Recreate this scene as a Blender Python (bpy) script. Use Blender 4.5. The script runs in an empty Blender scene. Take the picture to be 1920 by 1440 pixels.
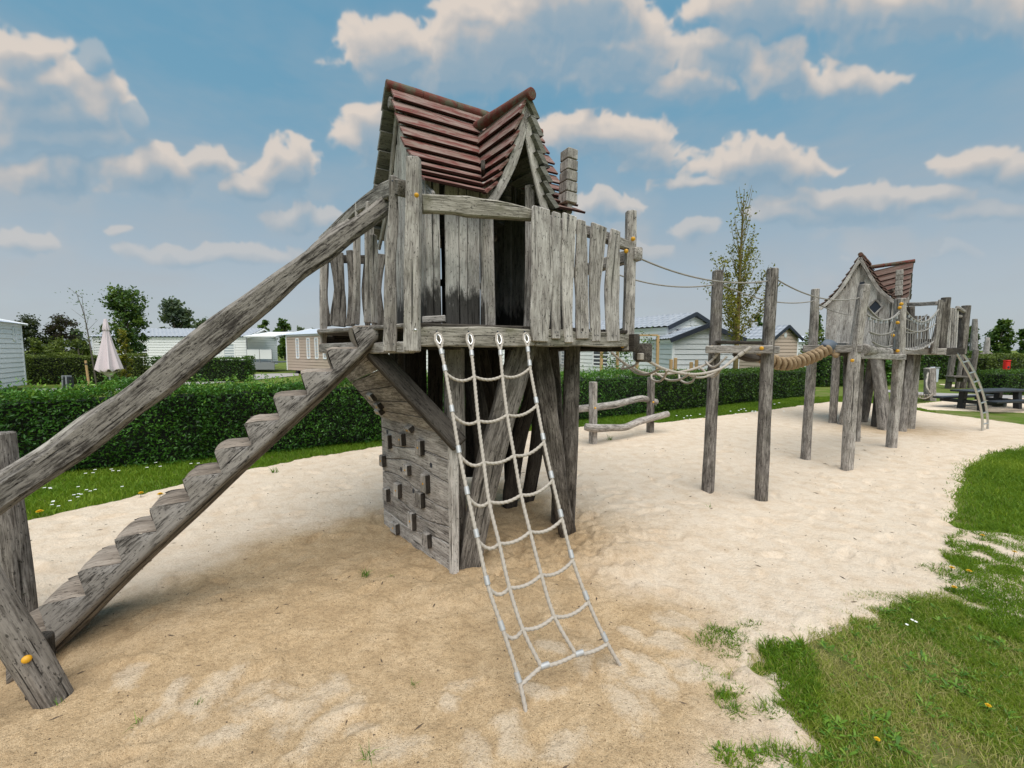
import bpy, bmesh, math, random
import numpy as np
from mathutils import Vector, Matrix, noise as mnoise

R = random.Random(11)
rng = np.random.default_rng(11)
scene = bpy.context.scene
COL = scene.collection
V = Vector
rad = math.radians

# ------------------------------------------------------------------ camera
F_PX, HORIZON, EYE = 780.0, 656.0, 1.6          # focal length and horizon of the 1920 x 1440 photograph, eye height in metres
TH = math.atan((720 - HORIZON) / F_PX)
_c, _s = math.cos(TH), math.sin(TH)
cd = bpy.data.cameras.new("camera"); cam = bpy.data.objects.new("camera", cd); COL.objects.link(cam)
cam.location = (0, 0, EYE); cam.rotation_euler = (math.pi / 2 - TH, 0, 0)
cd.sensor_width = 36; cd.lens = 36 * F_PX / 1920; cd.clip_start = 0.05; cd.clip_end = 3000
scene.camera = cam

# survey helpers: sight lines of the photograph turned into metres on a known plane
def ray(px, py):
    u = (px - 960) / F_PX; v = (720 - py) / F_PX
    return V((u, _c + v * _s, -_s + v * _c))
def G(px, py, z=0.0):
    r = ray(px, py); t = (z - EYE) / r.z
    return V((r.x * t, r.y * t, z))
def D(px, py, Y):
    r = ray(px, py); t = Y / r.y
    return V((r.x * t, Y, EYE + r.z * t))
def onplane(px, py, p0, n):
    r = ray(px, py); e = V((0, 0, EYE)); t = (V(p0) - e).dot(n) / r.dot(n)
    return e + r * t
def online(px, A, B, z=None):
    """point of the plan line AB seen at column px (z only picks the height used)"""
    k = (px - 960) / F_PX
    for _ in range(3):
        zz = A[2] if z is None else z
        dx, dy = B[0] - A[0], B[1] - A[1]
        # depth along the view axis is y*c - (z-EYE)*s
        kk = k * _c; off = -k * (zz - EYE) * _s
        t = (kk * A[1] + off - A[0]) / (dx - kk * dy)
    return V((A[0] + dx * t, A[1] + dy * t, zz))

# ------------------------------------------------------------------ numpy noise
def _h(ix, iy, seed):
    n = (ix.astype(np.int64) * 374761393 + iy.astype(np.int64) * 668265263 + seed * 974711) & 0x7fffffff
    n = ((n ^ (n >> 13)) * 1274126177) & 0x7fffffff
    n = n ^ (n >> 16)
    return (n & 0xffff) / 65535.0
def vn(x, y, seed=0):
    ix = np.floor(x); iy = np.floor(y); fx = x - ix; fy = y - iy
    fx = fx * fx * (3 - 2 * fx); fy = fy * fy * (3 - 2 * fy)
    a = _h(ix, iy, seed); b = _h(ix + 1, iy, seed); c = _h(ix, iy + 1, seed); d = _h(ix + 1, iy + 1, seed)
    return (a * (1 - fx) + b * fx) * (1 - fy) + (c * (1 - fx) + d * fx) * fy * 1.0
def fbm(x, y, sc, oct=4, seed=0, gain=.5):
    x = x / sc; y = y / sc; t = 0; a = 1; w = 0
    for o in range(oct):
        t = t + a * (vn(x, y, seed + o) - .5); w += a; a *= gain
        x = x * 2.03 + 17.1; y = y * 2.03 - 9.7
    return t / w * 2
def sstep(a, b, x):
    t = np.clip((x - a) / (b - a), 0, 1); return t * t * (3 - 2 * t)
def poly_sd(x, y, poly):
    """signed distance to a plan polygon, negative inside"""
    x = np.asarray(x, float); y = np.asarray(y, float)
    d = np.full(x.shape, 1e9); ins = np.zeros(x.shape, bool); n = len(poly)
    for i in range(n):
        ax, ay = poly[i][0], poly[i][1]; bx, by = poly[(i + 1) % n][0], poly[(i + 1) % n][1]
        ex, ey = bx - ax, by - ay; L = ex * ex + ey * ey + 1e-12
        t = np.clip(((x - ax) * ex + (y - ay) * ey) / L, 0, 1)
        d = np.minimum(d, np.hypot(x - ax - t * ex, y - ay - t * ey))
        c = ((ay > y) != (by > y)) & (x < (bx - ax) * (y - ay) / ((by - ay) + 1e-12) + ax)
        ins ^= c
    return np.where(ins, -d, d)

# ------------------------------------------------------------------ objects
def prop(o, label=None, cat=None, group=None, kind=None):
    if label: o["label"] = label
    if cat: o["category"] = cat
    if group: o["group"] = group
    if kind: o["kind"] = kind
    return o
def thing(name, label, cat, loc=(0, 0, 0), group=None):
    o = bpy.data.objects.new(name, None); COL.objects.link(o); o.location = loc; o.empty_display_size = .1
    return prop(o, label, cat, group)
def root_loc(o):
    while o.parent is not None: o = o.parent
    return V(o.location)
def dup(root, loc, rotz=0, label=None):
    def cp(o, parent):
        c = o.copy(); COL.objects.link(c); c.parent = parent
        for ch in o.children: cp(ch, c)
        return c
    c = cp(root, None); c.location = loc; c.rotation_euler = (0, 0, rotz)
    if label: c["label"] = label
    return c

class MB:
    """collects timbers, tubes and slabs into ONE mesh; gco carries the grain coordinates of every piece"""
    def __init__(s): s.v = []; s.f = []; s.g = []; s.m = []; s.n = 0
    def add(s, v, f, g=None, m=0):
        v = np.asarray(v, float).reshape(-1, 3)
        g = v if g is None else np.asarray(g, float).reshape(-1, 3)
        s.v.append(v); s.g.append(g); k = s.n
        s.f += [tuple(i + k for i in q) for q in f]; s.m += [m] * len(f) if not isinstance(m, (list, tuple)) else list(m)
        s.n += len(v)
        return s
    def build(s, name, mat, parent=None, angle=38, smooth=True):
        v = np.concatenate(s.v); g = np.concatenate(s.g)
        if parent is not None: v = v - np.array(root_loc(parent))
        me = bpy.data.meshes.new(name); me.from_pydata(v.tolist(), [], s.f)
        mats = mat if isinstance(mat, (list, tuple)) else [mat]
        for m_ in mats: me.materials.append(m_)
        if len(mats) > 1: me.polygons.foreach_set("material_index", s.m)
        a = me.attributes.new("gco", 'FLOAT_VECTOR', 'POINT'); a.data.foreach_set("vector", g.ravel())
        if smooth:
            me.polygons.foreach_set("use_smooth", [True] * len(me.polygons)); me.set_sharp_from_angle(angle=rad(angle))
        me.update()
        o = bpy.data.objects.new(name, me); COL.objects.link(o)
        if parent is not None: o.parent = parent
        return o

def npmesh(name, v, faces, mat, parent=None, attrs=None, smooth=False):
    """fast mesh of equal-sized faces (faces: K x n array)"""
    me = bpy.data.meshes.new(name); faces = np.asarray(faces, np.int32); k, n = faces.shape
    v = np.asarray(v, np.float32)
    if parent is not None: v = v - np.array(root_loc(parent), np.float32)
    me.vertices.add(len(v)); me.vertices.foreach_set("co", v.ravel())
    me.loops.add(k * n); me.loops.foreach_set("vertex_index", faces.ravel())
    me.polygons.add(k); me.polygons.foreach_set("loop_start", np.arange(k, dtype=np.int32) * n)
    if smooth: me.polygons.foreach_set("use_smooth", np.ones(k, bool))
    for nm, arr in (attrs or {}).items():
        arr = np.asarray(arr, np.float32)
        if arr.ndim == 1: a = me.attributes.new(nm, 'FLOAT', 'POINT'); a.data.foreach_set("value", arr)
        else: a = me.attributes.new(nm, 'FLOAT_VECTOR', 'POINT'); a.data.foreach_set("vector", arr.ravel())
    me.materials.append(mat); me.update(); me.validate()
    o = bpy.data.objects.new(name, me); COL.objects.link(o)
    if parent is not None: o.parent = parent
    return o

def roff(): return V((R.uniform(0, 60), R.uniform(0, 60), R.uniform(0, 60)))

def smooth_path(pts, seg):
    pts = [V(p) for p in pts]
    if len(pts) == 2:
        n = max(2, int((pts[1] - pts[0]).length / seg) + 1)
        return [pts[0].lerp(pts[1], i / (n - 1)) for i in range(n)], [i / (n - 1) for i in range(n)]
    out = []; par = []; m = len(pts) - 1
    for i in range(m):
        p0 = pts[max(i - 1, 0)]; p1 = pts[i]; p2 = pts[i + 1]; p3 = pts[min(i + 2, m)]
        n = max(1, int((p2 - p1).length / seg))
        for j in range(n):
            t = j / n
            out.append(.5 * ((2 * p1) + (p2 - p0) * t + (2 * p0 - 5 * p1 + 4 * p2 - p3) * t * t + (3 * p1 - p0 - 3 * p2 + p3) * t ** 3)); par.append((i + t) / m)
    out.append(pts[-1]); par.append(1.0)
    return out, par

def frames(P, up=None):
    T = [(P[min(i + 1, len(P) - 1)] - P[max(i - 1, 0)]).normalized() for i in range(len(P))]
    a = V(up) if up is not None else (V((0, 0, 1)) if abs(T[0].z) < .9 else V((0, 1, 0)))
    X = a - T[0] * a.dot(T[0])
    if X.length < 1e-6: X = V((1, 0, 0)) - T[0] * T[0].x
    X.normalize(); out = []
    for t in T:
        X = X - t * X.dot(t)
        if X.length < 1e-6: X = t.orthogonal()
        X.normalize(); out.append((X.copy(), t.cross(X)))
    return T, out

def lerp_list(L, t):
    if not isinstance(L, (list, tuple)): return L
    x = t * (len(L) - 1); i = min(int(x), len(L) - 2); return L[i] * (1 - (x - i)) + L[i + 1] * (x - i)

def log(mb, pts, r, sides=12, seg=.06, rough=.07, sq=0.0, cap=.35, up=None, m=0):
    """round or squarish weathered log along pts; r may be a list of radii along it"""
    P, par = smooth_path(pts, seg); T, fr = frames(P, up); off = roff()
    vs = []; gs = []; s = 0.0; n = len(P)
    def ring(c, X, Y, rr, s, k=1.0):
        for j in range(sides):
            a = 2 * math.pi * (j + .5) / sides; ca, sa = math.cos(a), math.sin(a); q = rr
            if sq > 0:
                p = 2 + sq * 6; q = rr / (abs(ca) ** p + abs(sa) ** p) ** (1 / p) * (1 - .12 * min(1, sq))
            if rough:
                q *= 1 + rough * (1.1 * mnoise.noise(V((ca * .9 + off.x, sa * .9 + off.y, s * 2.2 + off.z))) + .7 * mnoise.noise(V((ca * 3.1 + off.y, sa * 3.1 + off.z, s * 1.3 + off.x))))
            q *= k
            vs.append(c + X * ca * q + Y * sa * q); gs.append((ca * q + off.x, sa * q + off.y, s + off.z))
    r0 = lerp_list(r, 0); r1 = lerp_list(r, 1)
    ring(P[0] - T[0] * (cap * .12 * r0), *fr[0], r0, 0, .86)
    for i in range(n):
        if i: s += (P[i] - P[i - 1]).length
        ring(P[i] + (T[i] * (.10 * r0) if i == 0 else (T[i] * (-.10 * r1) if i == n - 1 else V((0, 0, 0)))), *fr[i], lerp_list(r, par[i]), s)
    ring(P[-1] + T[-1] * (cap * .12 * r1), *fr[-1], r1, s, .86)
    nr = n + 2; f = []
    for i in range(nr - 1):
        for j in range(sides):
            a = i * sides + j; b = i * sides + (j + 1) % sides
            f.append((a, b, b + sides, a + sides))
    vs.append(P[0] - T[0] * (cap * .3 * r0)); gs.append((off.x, off.y, off.z + .2)); c0 = len(vs) - 1
    vs.append(P[-1] + T[-1] * (cap * .3 * r1)); gs.append((off.x, off.y, off.z + .3)); c1 = len(vs) - 1
    for j in range(sides):
        f.append((c0, (j + 1) % sides, j)); k = (nr - 1) * sides; f.append((c1, k + j, k + (j + 1) % sides))
    return mb.add([tuple(v) for v in vs], f, gs, m)

def board(mb, pts, wd, w, t, wav=.006, seg=.07, ch=None, m=0, lump=.0):
    """sawn board along pts; wd = direction of its width; w may be a list of widths; waney edges of amplitude wav"""
    P, par = smooth_path(pts, seg); T, fr = frames(P, wd); off = roff(); n = len(P)
    c = ch if ch is not None else min(.006, t * .22); vs = []; gs = []; s = 0.0
    def ring(p, X, Y, w, s, shr=0.0):
        a = w / 2 + wav * 1.6 * mnoise.noise(V((off.x, s * 3.1 + off.y, 1))) - shr
        b = w / 2 + wav * 1.6 * mnoise.noise(V((off.z, s * 3.1 + off.x, 5))) - shr
        h = t / 2 - shr + lump * mnoise.noise(V((s * 2.5, off.x, off.y)))
        for x, y in ((a - c, -h), (a, -h + c), (a, h - c), (a - c, h), (-b + c, h), (-b, h - c), (-b, -h + c), (-b + c, -h)):
            vs.append(p + X * x + Y * y); gs.append((x + off.x, y + off.y, s + off.z))
    ring(P[0], *fr[0], lerp_list(w, 0), 0, c)
    for i in range(n):
        if i: s += (P[i] - P[i - 1]).length
        q = P[i] + (T[i] * c if i == 0 else (-T[i] * c if i == n - 1 else V((0, 0, 0))))
        ring(q, *fr[i], lerp_list(w, par[i]), s)
    ring(P[-1], *fr[-1], lerp_list(w, 1), s, c)
    f = []; nr = n + 2
    for i in range(nr - 1):
        for j in range(8):
            a = i * 8 + j; b = i * 8 + (j + 1) % 8; f.append((a, b, b + 8, a + 8))
    f.append(tuple(range(7, -1, -1))); f.append(tuple((nr - 1) * 8 + j for j in range(8)))
    return mb.add([tuple(v) for v in vs], f, gs, m)

def tube(mb, pts, r, sides=8, seg=.05, m=0): return log(mb, pts, r, sides, seg, 0, 0, .0, None, m)

def rope(mb, pts, r, pitch=None, seg=None, sides=12, m=0):
    """three-strand laid rope"""
    pitch = pitch or r * 8.5; seg = seg or pitch / 15
    P, _ = smooth_path(pts, .05)
    L = [0]
    for i in range(1, len(P)): L.append(L[-1] + (P[i] - P[i - 1]).length)
    n = max(4, int(L[-1] / seg)); Q = []; k = 0
    for i in range(n + 1):
        d = L[-1] * i / n
        while k < len(L) - 2 and L[k + 1] < d: k += 1
        Q.append(P[k].lerp(P[k + 1], (d - L[k]) / max(1e-9, L[k + 1] - L[k])))
    T, fr = frames(Q); off = roff(); vs = []; gs = []
    for i in range(n + 1):
        ph = 2 * math.pi * (L[-1] * i / n) / pitch
        X, Y = fr[i]
        for j in range(sides):
            a = 2 * math.pi * j / sides
            q = r * (.74 + .34 * abs(math.cos(1.5 * (a - ph * 1.0))))
            vs.append(Q[i] + X * math.cos(a) * q + Y * math.sin(a) * q); gs.append((a, q / r, L[-1] * i / n + off.z))
    f = []
    for i in range(n):
        for j in range(sides):
            a = i * sides + j; b = i * sides + (j + 1) % sides; f.append((a, b, b + sides, a + sides))
    f.append(tuple(range(sides - 1, -1, -1))); f.append(tuple(n * sides + j for j in range(sides)))
    return mb.add([tuple(v) for v in vs], f, gs, m)

def sag(a, b, s, n=10):
    a, b = V(a), V(b)
    return [a.lerp(b, i / n) - V((0, 0, s * 4 * (i / n) * (1 - i / n))) for i in range(n + 1)]

def slab(mb, quad, thick, m=0):
    """four-cornered slab (top face quad counter-clockwise seen from outside) thickened inwards"""
    q = [V(p) for p in quad]; nrm = (q[1] - q[0]).cross(q[3] - q[0])
    if nrm.length < 1e-9: nrm = (q[2] - q[1]).cross(q[0] - q[1])
    nrm.normalize()
    v = q + [p - nrm * thick for p in q]
    return mb.add([tuple(p) for p in v], [(0, 1, 2, 3), (7, 6, 5, 4), (0, 4, 5, 1), (1, 5, 6, 2), (2, 6, 7, 3), (3, 7, 4, 0)], None, m)

def dome(mb, p, n, r, h, sides=12, m=0):
    """a mushroom bolt cap on a surface point p with outward normal n"""
    n = V(n).normalized(); X = n.orthogonal().normalized(); Y = n.cross(X); vs = []; rows = 4
    for i in range(rows):
        a = (math.pi / 2) * i / (rows - .5); rr = r * math.cos(a); hh = h * math.sin(a)
        for j in range(sides):
            b = 2 * math.pi * j / sides; vs.append(V(p) + n * hh + X * rr * math.cos(b) + Y * rr * math.sin(b))
    vs.append(V(p) + n * h); f = []
    for i in range(rows - 1):
        for j in range(sides):
            a = i * sides + j; b = i * sides + (j + 1) % sides; f.append((a, b, b + sides, a + sides))
    for j in range(sides): f.append(((rows - 1) * sides + j, (rows - 1) * sides + (j + 1) % sides, len(vs) - 1))
    return mb.add([tuple(v) for v in vs], f, None, m)

def toward_cam(p): return (V((0, 0, EYE)) - V(p)).normalized()

# ------------------------------------------------------------------ materials
class NT:
    def __init__(s, name):
        s.mat = bpy.data.materials.new(name); s.mat.use_nodes = True; s.t = s.mat.node_tree; s.t.nodes.clear()
    def n(s, typ, _out=0, _p=None, **ins):
        nd = s.t.nodes.new(typ)
        for k, v in (_p or {}).items(): setattr(nd, k, v)
        for k, v in ins.items():
            k = k.replace('_', ' ') if k not in nd.inputs and not k.startswith('i') else k
            sock = nd.inputs[int(k[1:])] if (k[0] == 'i' and k[1:].isdigit()) else nd.inputs[k]
            if isinstance(v, bpy.types.NodeSocket): s.t.links.new(v, sock)
            else: sock.default_value = v
        return nd.outputs[_out] if isinstance(_out, int) else nd.outputs[_out]
    def attr(s, name, out='Vector'): return s.n('ShaderNodeAttribute', out, dict(attribute_name=name))
    def mul(s, v, sc): return s.n('ShaderNodeVectorMath', 0, dict(operation='MULTIPLY'), i0=v, i1=sc)
    def noise(s, v, sc, det=4, rough=.55, dist=0.0, out='Fac'): return s.n('ShaderNodeTexNoise', out, None, Vector=v, Scale=sc, Detail=det, Roughness=rough, Distortion=dist)
    def math(s, op, a, b=0.0, c=0.0, clamp=False): return s.n('ShaderNodeMath', 0, dict(operation=op, use_clamp=clamp), i0=a, i1=b, i2=c)
    def mix(s, f, a, b, mode='MIX'):
        nd = s.t.nodes.new('ShaderNodeMix'); nd.data_type = 'RGBA'; nd.blend_type = mode
        for i, v in ((0, f), (6, a), (7, b)):
            if isinstance(v, bpy.types.NodeSocket): s.t.links.new(v, nd.inputs[i])
            else: nd.inputs[i].default_value = (*v, 1) if isinstance(v, tuple) and len(v) == 3 else v
        return nd.outputs[2]
    def ramp(s, f, *stops, mode='LINEAR'):
        nd = s.t.nodes.new('ShaderNodeValToRGB'); nd.color_ramp.interpolation = mode; e = nd.color_ramp.elements
        while len(e) < len(stops): e.new(.5)
        for i, (p, c) in enumerate(stops):
            e[i].position = p; c = (c, c, c) if not isinstance(c, tuple) else c; e[i].color = (*c, 1)
        s.t.links.new(f, nd.inputs[0]); return nd.outputs[0]
    def bump(s, h, strength=.5, dist=.005, normal=None):
        kw = dict(Height=h, Strength=strength, Distance=dist)
        if normal is not None: kw['Normal'] = normal
        return s.n('ShaderNodeBump', 0, None, **kw)
    def out(s, col, rough=.8, normal=None, spec=.3, metal=0.0, extra=None):
        kw = {'Base Color': col if isinstance(col, bpy.types.NodeSocket) else (*col, 1), 'Roughness': rough, 'Metallic': metal, 'Specular IOR Level': spec}
        if normal is not None: kw['Normal'] = normal
        kw.update(extra or {})
        b = s.t.nodes.new('ShaderNodeBsdfPrincipled')
        for k, v in kw.items():
            if isinstance(v, bpy.types.NodeSocket): s.t.links.new(v, b.inputs[k])
            else: b.inputs[k].default_value = v
        o = s.t.nodes.new('ShaderNodeOutputMaterial'); s.t.links.new(b.outputs[0], o.inputs[0])
        return s.mat

def wood(name, dark, mid, light, streak=1.0, tint=(.5, .42, .36), green=.25, mould=False, bump=.9, shift=0.0):
    """weathered oak: grain stretched along the timber's own length, cracks, per-timber tone, algae blush"""
    t = NT(name); co = t.attr('gco')
    fine = t.noise(t.mul(co, (1, 1, .07)), 120, 5, .7)
    broad = t.noise(t.mul(co, (1, 1, .33)), 13, 5, .65, .4)
    tone = t.noise(t.mul(co, (.05, .05, .02)), 4, 1)
    flake = t.noise(t.mul(co, (1, 1, .2)), 42, 6, .72, .6)
    g = t.math('ADD', t.math('MULTIPLY', fine, .45), t.math('MULTIPLY', broad, .35))
    g = t.math('ADD', g, t.math('MULTIPLY', flake, .2 * streak))
    g = t.math('ADD', g, t.math('MULTIPLY', t.math('SUBTRACT', tone, .5), .26))
    col = t.ramp(g, (.36 + shift, dark), (.47 + shift, mid), (.59 + shift, light), (.70 + shift, tuple(min(1, c * 1.12) for c in light)))
    crk = t.noise(t.mul(co, (1, 1, .03)), 52, 2, .5, .3)
    cm = t.ramp(crk, (.30, 1.0), (.345, 0.0))
    col = t.mix(t.math('MULTIPLY', cm, .8), col, tuple(c * .22 for c in dark))
    pit = t.noise(t.mul(co, (1, 1, .42)), 95, 3, .6); pm = t.ramp(pit, (.345, 1.0), (.40, 0.0)); col = t.mix(t.math('MULTIPLY', pm, .75), col, tuple(c * .3 for c in dark))
    knot = t.n('ShaderNodeTexVoronoi', 'Distance', None, Vector=t.mul(co, (1, 1, .55)), Scale=3.2); km = t.ramp(knot, (.045, 1.0), (.085, 0.0)); col = t.mix(t.math('MULTIPLY', km, .6), col, tuple(c * .7 for c in dark))
    if green:
        gn = t.noise(co, 5.5, 4, .6); gm = t.math('MULTIPLY', t.ramp(gn, (.52, 0.0), (.72, 1.0)), green)
        col = t.mix(gm, col, (mid[0] * .85, mid[1] * .92, mid[2] * .62))
    if mould:
        z = t.n('ShaderNodeSeparateXYZ', 2, None, Vector=t.n('ShaderNodeNewGeometry', 'Position'))
        mn = t.noise(t.mul(co, (1, 1, .35)), 22, 4, .65)
        lim = t.math('ADD', t.math('MULTIPLY', mn, .50), 1.83)
        mk = t.math('MULTIPLY', t.math('SUBTRACT', lim, z), 9.0, clamp=True)
        col = t.mix(t.math('MULTIPLY', mk, .9), col, (.018, .017, .015))
    hue = t.noise(t.mul(co, (.05, .05, .02)), 7, 1); col = t.mix(t.math('MULTIPLY', hue, .55), col, t.mix(1.0, col, (1.05, .98, .91), 'MULTIPLY'))
    h = t.math('SUBTRACT', t.math('ADD', t.math('MULTIPLY', fine, .6), t.math('MULTIPLY', flake, .6)), t.math('MULTIPLY', cm, .9))
    return t.out(col, .88, t.bump(h, bump, .006), .2)

M = {}
M['light'] = wood('weathered_board_wood', (.10, .088, .079), (.325, .298, .276), (.60, .567, .533), green=.12)
M['house'] = wood('house_board_wood', (.105, .095, .088), (.345, .322, .302), (.59, .565, .538), green=.08, mould=True)
M['mid'] = wood('weathered_post_wood', (.048, .041, .036), (.21, .191, .175), (.48, .45, .418), green=.2)
M['dark'] = wood('weathered_leg_wood', (.026, .022, .019), (.10, .088, .077), (.27, .245, .22), green=.15)
M['flaky'] = wood('flaking_oak', (.016, .0135, .012), (.046, .040, .036), (.25, .23, .21), streak=2.4, green=.1, bump=1.4, shift=.10)
M['tread'] = wood('worn_tread_wood', (.10, .080, .064), (.235, .195, .160), (.42, .36, .305), green=0, bump=.5)
M['shade'] = wood('shade_toned_old_wood', (.014, .012, .010), (.040, .034, .029), (.085, .074, .063), green=.1)  # under-deck and interior shade is put into this near-black wood colour
M['mossy'] = wood('mossy_rail_wood', (.04, .036, .028), (.15, .138, .112), (.37, .345, .305), green=.55)
M['under'] = wood('unpainted_shingle_wood', (.07, .068, .058), (.155, .15, .13), (.25, .24, .215), green=.4)

def red_roof(name='worn_red_shingle', brown=0.0):
    t = NT(name); co = t.attr('gco')
    fine = t.noise(t.mul(co, (1, 1, .05)), 90, 5, .65); wear = t.noise(t.mul(co, (1, 1, .22)), 17, 5, .65, .5)
    lich = t.noise(co, 30, 4, .6); tone = t.noise(t.mul(co, (.05, .05, .02)), 4, 1)
    red = t.ramp(fine, (.35, (.06, .012, .010)), (.6, (.185, .036, .029)))
    red = t.mix(t.math('MULTIPLY', tone, .5), red, (.14, .06, .042))
    w = t.math('ADD', t.math('MULTIPLY', wear, .72), t.math('MULTIPLY', fine, .28))
    col = t.mix(t.ramp(w, (.44, 0.0), (.56, .88)), red, t.mix(fine, (.14, .092, .074), (.36, .275, .238)))
    if brown: col = t.mix(brown, col, t.mix(fine, (.055, .036, .029), (.20, .135, .11)))
    col = t.mix(t.ramp(lich, (.57, 0.0), (.68, .6)), col, (.10, .085, .05)); l2 = t.noise(co, 6, 4, .6); col = t.mix(t.ramp(l2, (.52, 0.0), (.70, .55)), col, (.155, .12, .09))
    return t.out(col, .8, t.bump(t.math('ADD', fine, wear), .6, .004), .25)
M['red'] = red_roof(); M['redfar'] = red_roof('brown_red_shingle', .6)
def ridge_red():
    t = NT('mossy_ridge_timber'); co = t.attr('gco')
    fine = t.noise(t.mul(co, (1, 1, .08)), 70, 5, .65); b = t.noise(co, 12, 4, .6)
    col = t.mix(t.ramp(b, (.42, 0.0), (.6, 1.0)), t.mix(fine, (.08, .025, .02), (.21, .065, .05)), t.mix(fine, (.05, .045, .03), (.19, .165, .115)))
    return t.out(col, .85, t.bump(fine, .6, .005), .2)
M['ridge'] = ridge_red()

def plain(name, col, rough=.6, metal=0.0, var=.12, sc=6.0, bump=0.0, spec=.4):
    t = NT(name); co = t.n('ShaderNodeTexCoord', 'Object'); n = t.noise(co, sc, 5, .6)
    c = t.mix(t.math('MULTIPLY', n, 1.0), tuple(k * (1 - var) for k in col), tuple(min(1, k * (1 + var)) for k in col))
    return t.out(c, rough, t.bump(t.noise(co, sc * 12, 3), bump, .003) if bump else None, spec, metal)
M['rededge'] = plain('shingle_edge_with_shadow', (.055, .017, .014), .9, var=.5, sc=25)  # darker cut edge, with the shadow line under each course painted in
M['yellow'] = plain('yellow_plastic_cap', (.62, .31, .015), .45, var=.25, sc=40)
M['steel'] = plain('brushed_steel', (.55, .55, .54), .38, .9, var=.1, sc=30)
M['alu'] = plain('alu_ferrule', (.44, .44, .44), .5, .4, var=.1, sc=40)
M['black'] = plain('black_recycled_plastic', (.022, .024, .028), .5, var=.3, sc=9)
M['navy'] = plain('dark_slate_trim', (.022, .028, .042), .5)
M['white'] = plain('white_cladding', (.80, .80, .79), .55, var=.035, sc=2)
M['pale'] = plain('pale_grey_cladding', (.68, .69, .69), .55, var=.035, sc=2)
M['beige'] = plain('beige_cladding', (.50, .39, .31), .6, var=.05, sc=2)
M['trim'] = plain('white_trim', (.80, .80, .80), .5, var=.03)
M['glass'] = plain('dark_window_glass', (.03, .035, .045), .06, var=.1, spec=.8)
M['curtain'] = plain('pale_window_pane', (.42, .46, .50), .12, var=.1, spec=.8)
M['skirt'] = plain('grey_skirting', (.23, .24, .25), .7)
M['parasol'] = plain('pale_pink_canvas', (.66, .56, .585), .85, var=.05, sc=5)
M['stake'] = plain('yellow_pine_stake', (.46, .30, .14), .75, var=.2, sc=14)
M['redbox'] = plain('red_gloss_box', (.62, .02, .015), .35, var=.06)
M['paving'] = plain('pale_path_paving', (.33, .31, .295), .85, var=.1, sc=3, bump=.3)
M['flower'] = plain('dandelion_petal', (.75, .46, .01), .6, var=.2, sc=80)
M['debris'] = plain('dark_debris', (.10, .07, .045), .9, var=.6, sc=3)
M['daisy'] = plain('daisy_petal', (.8, .8, .78), .6, var=.05)
M['tarp'] = plain('grey_blue_tape', (.10, .12, .15), .6)

def rope_mat(name, a, b):
    t = NT(name); co = t.attr('gco'); n = t.noise(t.mul(co, (3, 1, 60)), 3, 4, .7); lo = t.noise(t.mul(co, (0, 0, 1)), 4, 3)
    col = t.mix(n, a, b); col = t.mix(t.math('MULTIPLY', lo, .35), col, tuple(k * .62 for k in a))
    return t.out(col, .9, t.bump(n, .5, .002), .15)
M['rope'] = rope_mat('pale_hemp_rope', (.29, .25, .21), (.62, .56, .49))
M['hemp'] = rope_mat('tan_coir_rope', (.20, .135, .078), (.50, .365, .23))
M['cord'] = rope_mat('grey_hand_rope', (.20, .185, .17), (.42, .395, .36))

def roof_tiles(name, a, b):
    t = NT(name); co = t.n('ShaderNodeAttribute', 'Vector', dict(attribute_name='gco'))
    n = t.noise(co, 2.2, 4, .6); col = t.mix(n, a, b)
    return t.out(col, .6, None, .4)
M['tiles'] = roof_tiles('light_metal_tile', (.24, .26, .30), (.36, .385, .42))
M['flatroof'] = plain('pale_roof_sheet', (.50, .54, .60), .5, var=.06)

def leaf(name, *cols, trans=.25, rough=.5):
    t = NT(name); v = t.attr('rnd', 'Fac')
    st = [(i / max(1, len(cols) - 1), c) for i, c in enumerate(cols)]
    col = t.ramp(v, *st)
    bs = t.t.nodes.new('ShaderNodeBsdfPrincipled'); t.t.links.new(col, bs.inputs['Base Color']); bs.inputs['Roughness'].default_value = rough; bs.inputs['Specular IOR Level'].default_value = .35
    tr = t.t.nodes.new('ShaderNodeBsdfTranslucent'); t.t.links.new(t.mix(.5, col, (.20, .26, .02)), tr.inputs[0])
    mx = t.t.nodes.new('ShaderNodeMixShader'); mx.inputs[0].default_value = trans
    t.t.links.new(bs.outputs[0], mx.inputs[1]); t.t.links.new(tr.outputs[0], mx.inputs[2])
    o = t.t.nodes.new('ShaderNodeOutputMaterial'); t.t.links.new(mx.outputs[0], o.inputs[0]); return t.mat
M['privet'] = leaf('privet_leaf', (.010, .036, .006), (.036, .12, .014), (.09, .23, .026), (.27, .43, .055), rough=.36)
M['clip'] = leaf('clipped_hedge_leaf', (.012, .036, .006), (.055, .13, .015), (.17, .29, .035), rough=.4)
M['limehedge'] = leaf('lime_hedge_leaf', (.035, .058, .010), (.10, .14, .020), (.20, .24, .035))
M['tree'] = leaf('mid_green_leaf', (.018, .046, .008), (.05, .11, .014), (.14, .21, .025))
M['olive'] = leaf('olive_sapling_leaf', (.08, .085, .010), (.20, .195, .018), (.34, .29, .04), trans=.35)
M['conifer'] = leaf('dark_bush_leaf', (.010, .018, .008), (.024, .036, .013), (.05, .06, .022))
M['copper'] = leaf('dark_copper_leaf', (.012, .009, .008), (.03, .02, .014), (.05, .035, .02))
M['far'] = leaf('hazed_tree_leaf', (.05, .075, .05), (.085, .12, .065), (.14, .175, .09))  # greyed and lightened: distance haze is put into the leaf colour
M['grass'] = leaf('grass_blade', (.055, .13, .008), (.13, .24, .014), (.28, .36, .03), (.60, .49, .23), trans=.42, rough=.6)
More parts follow.
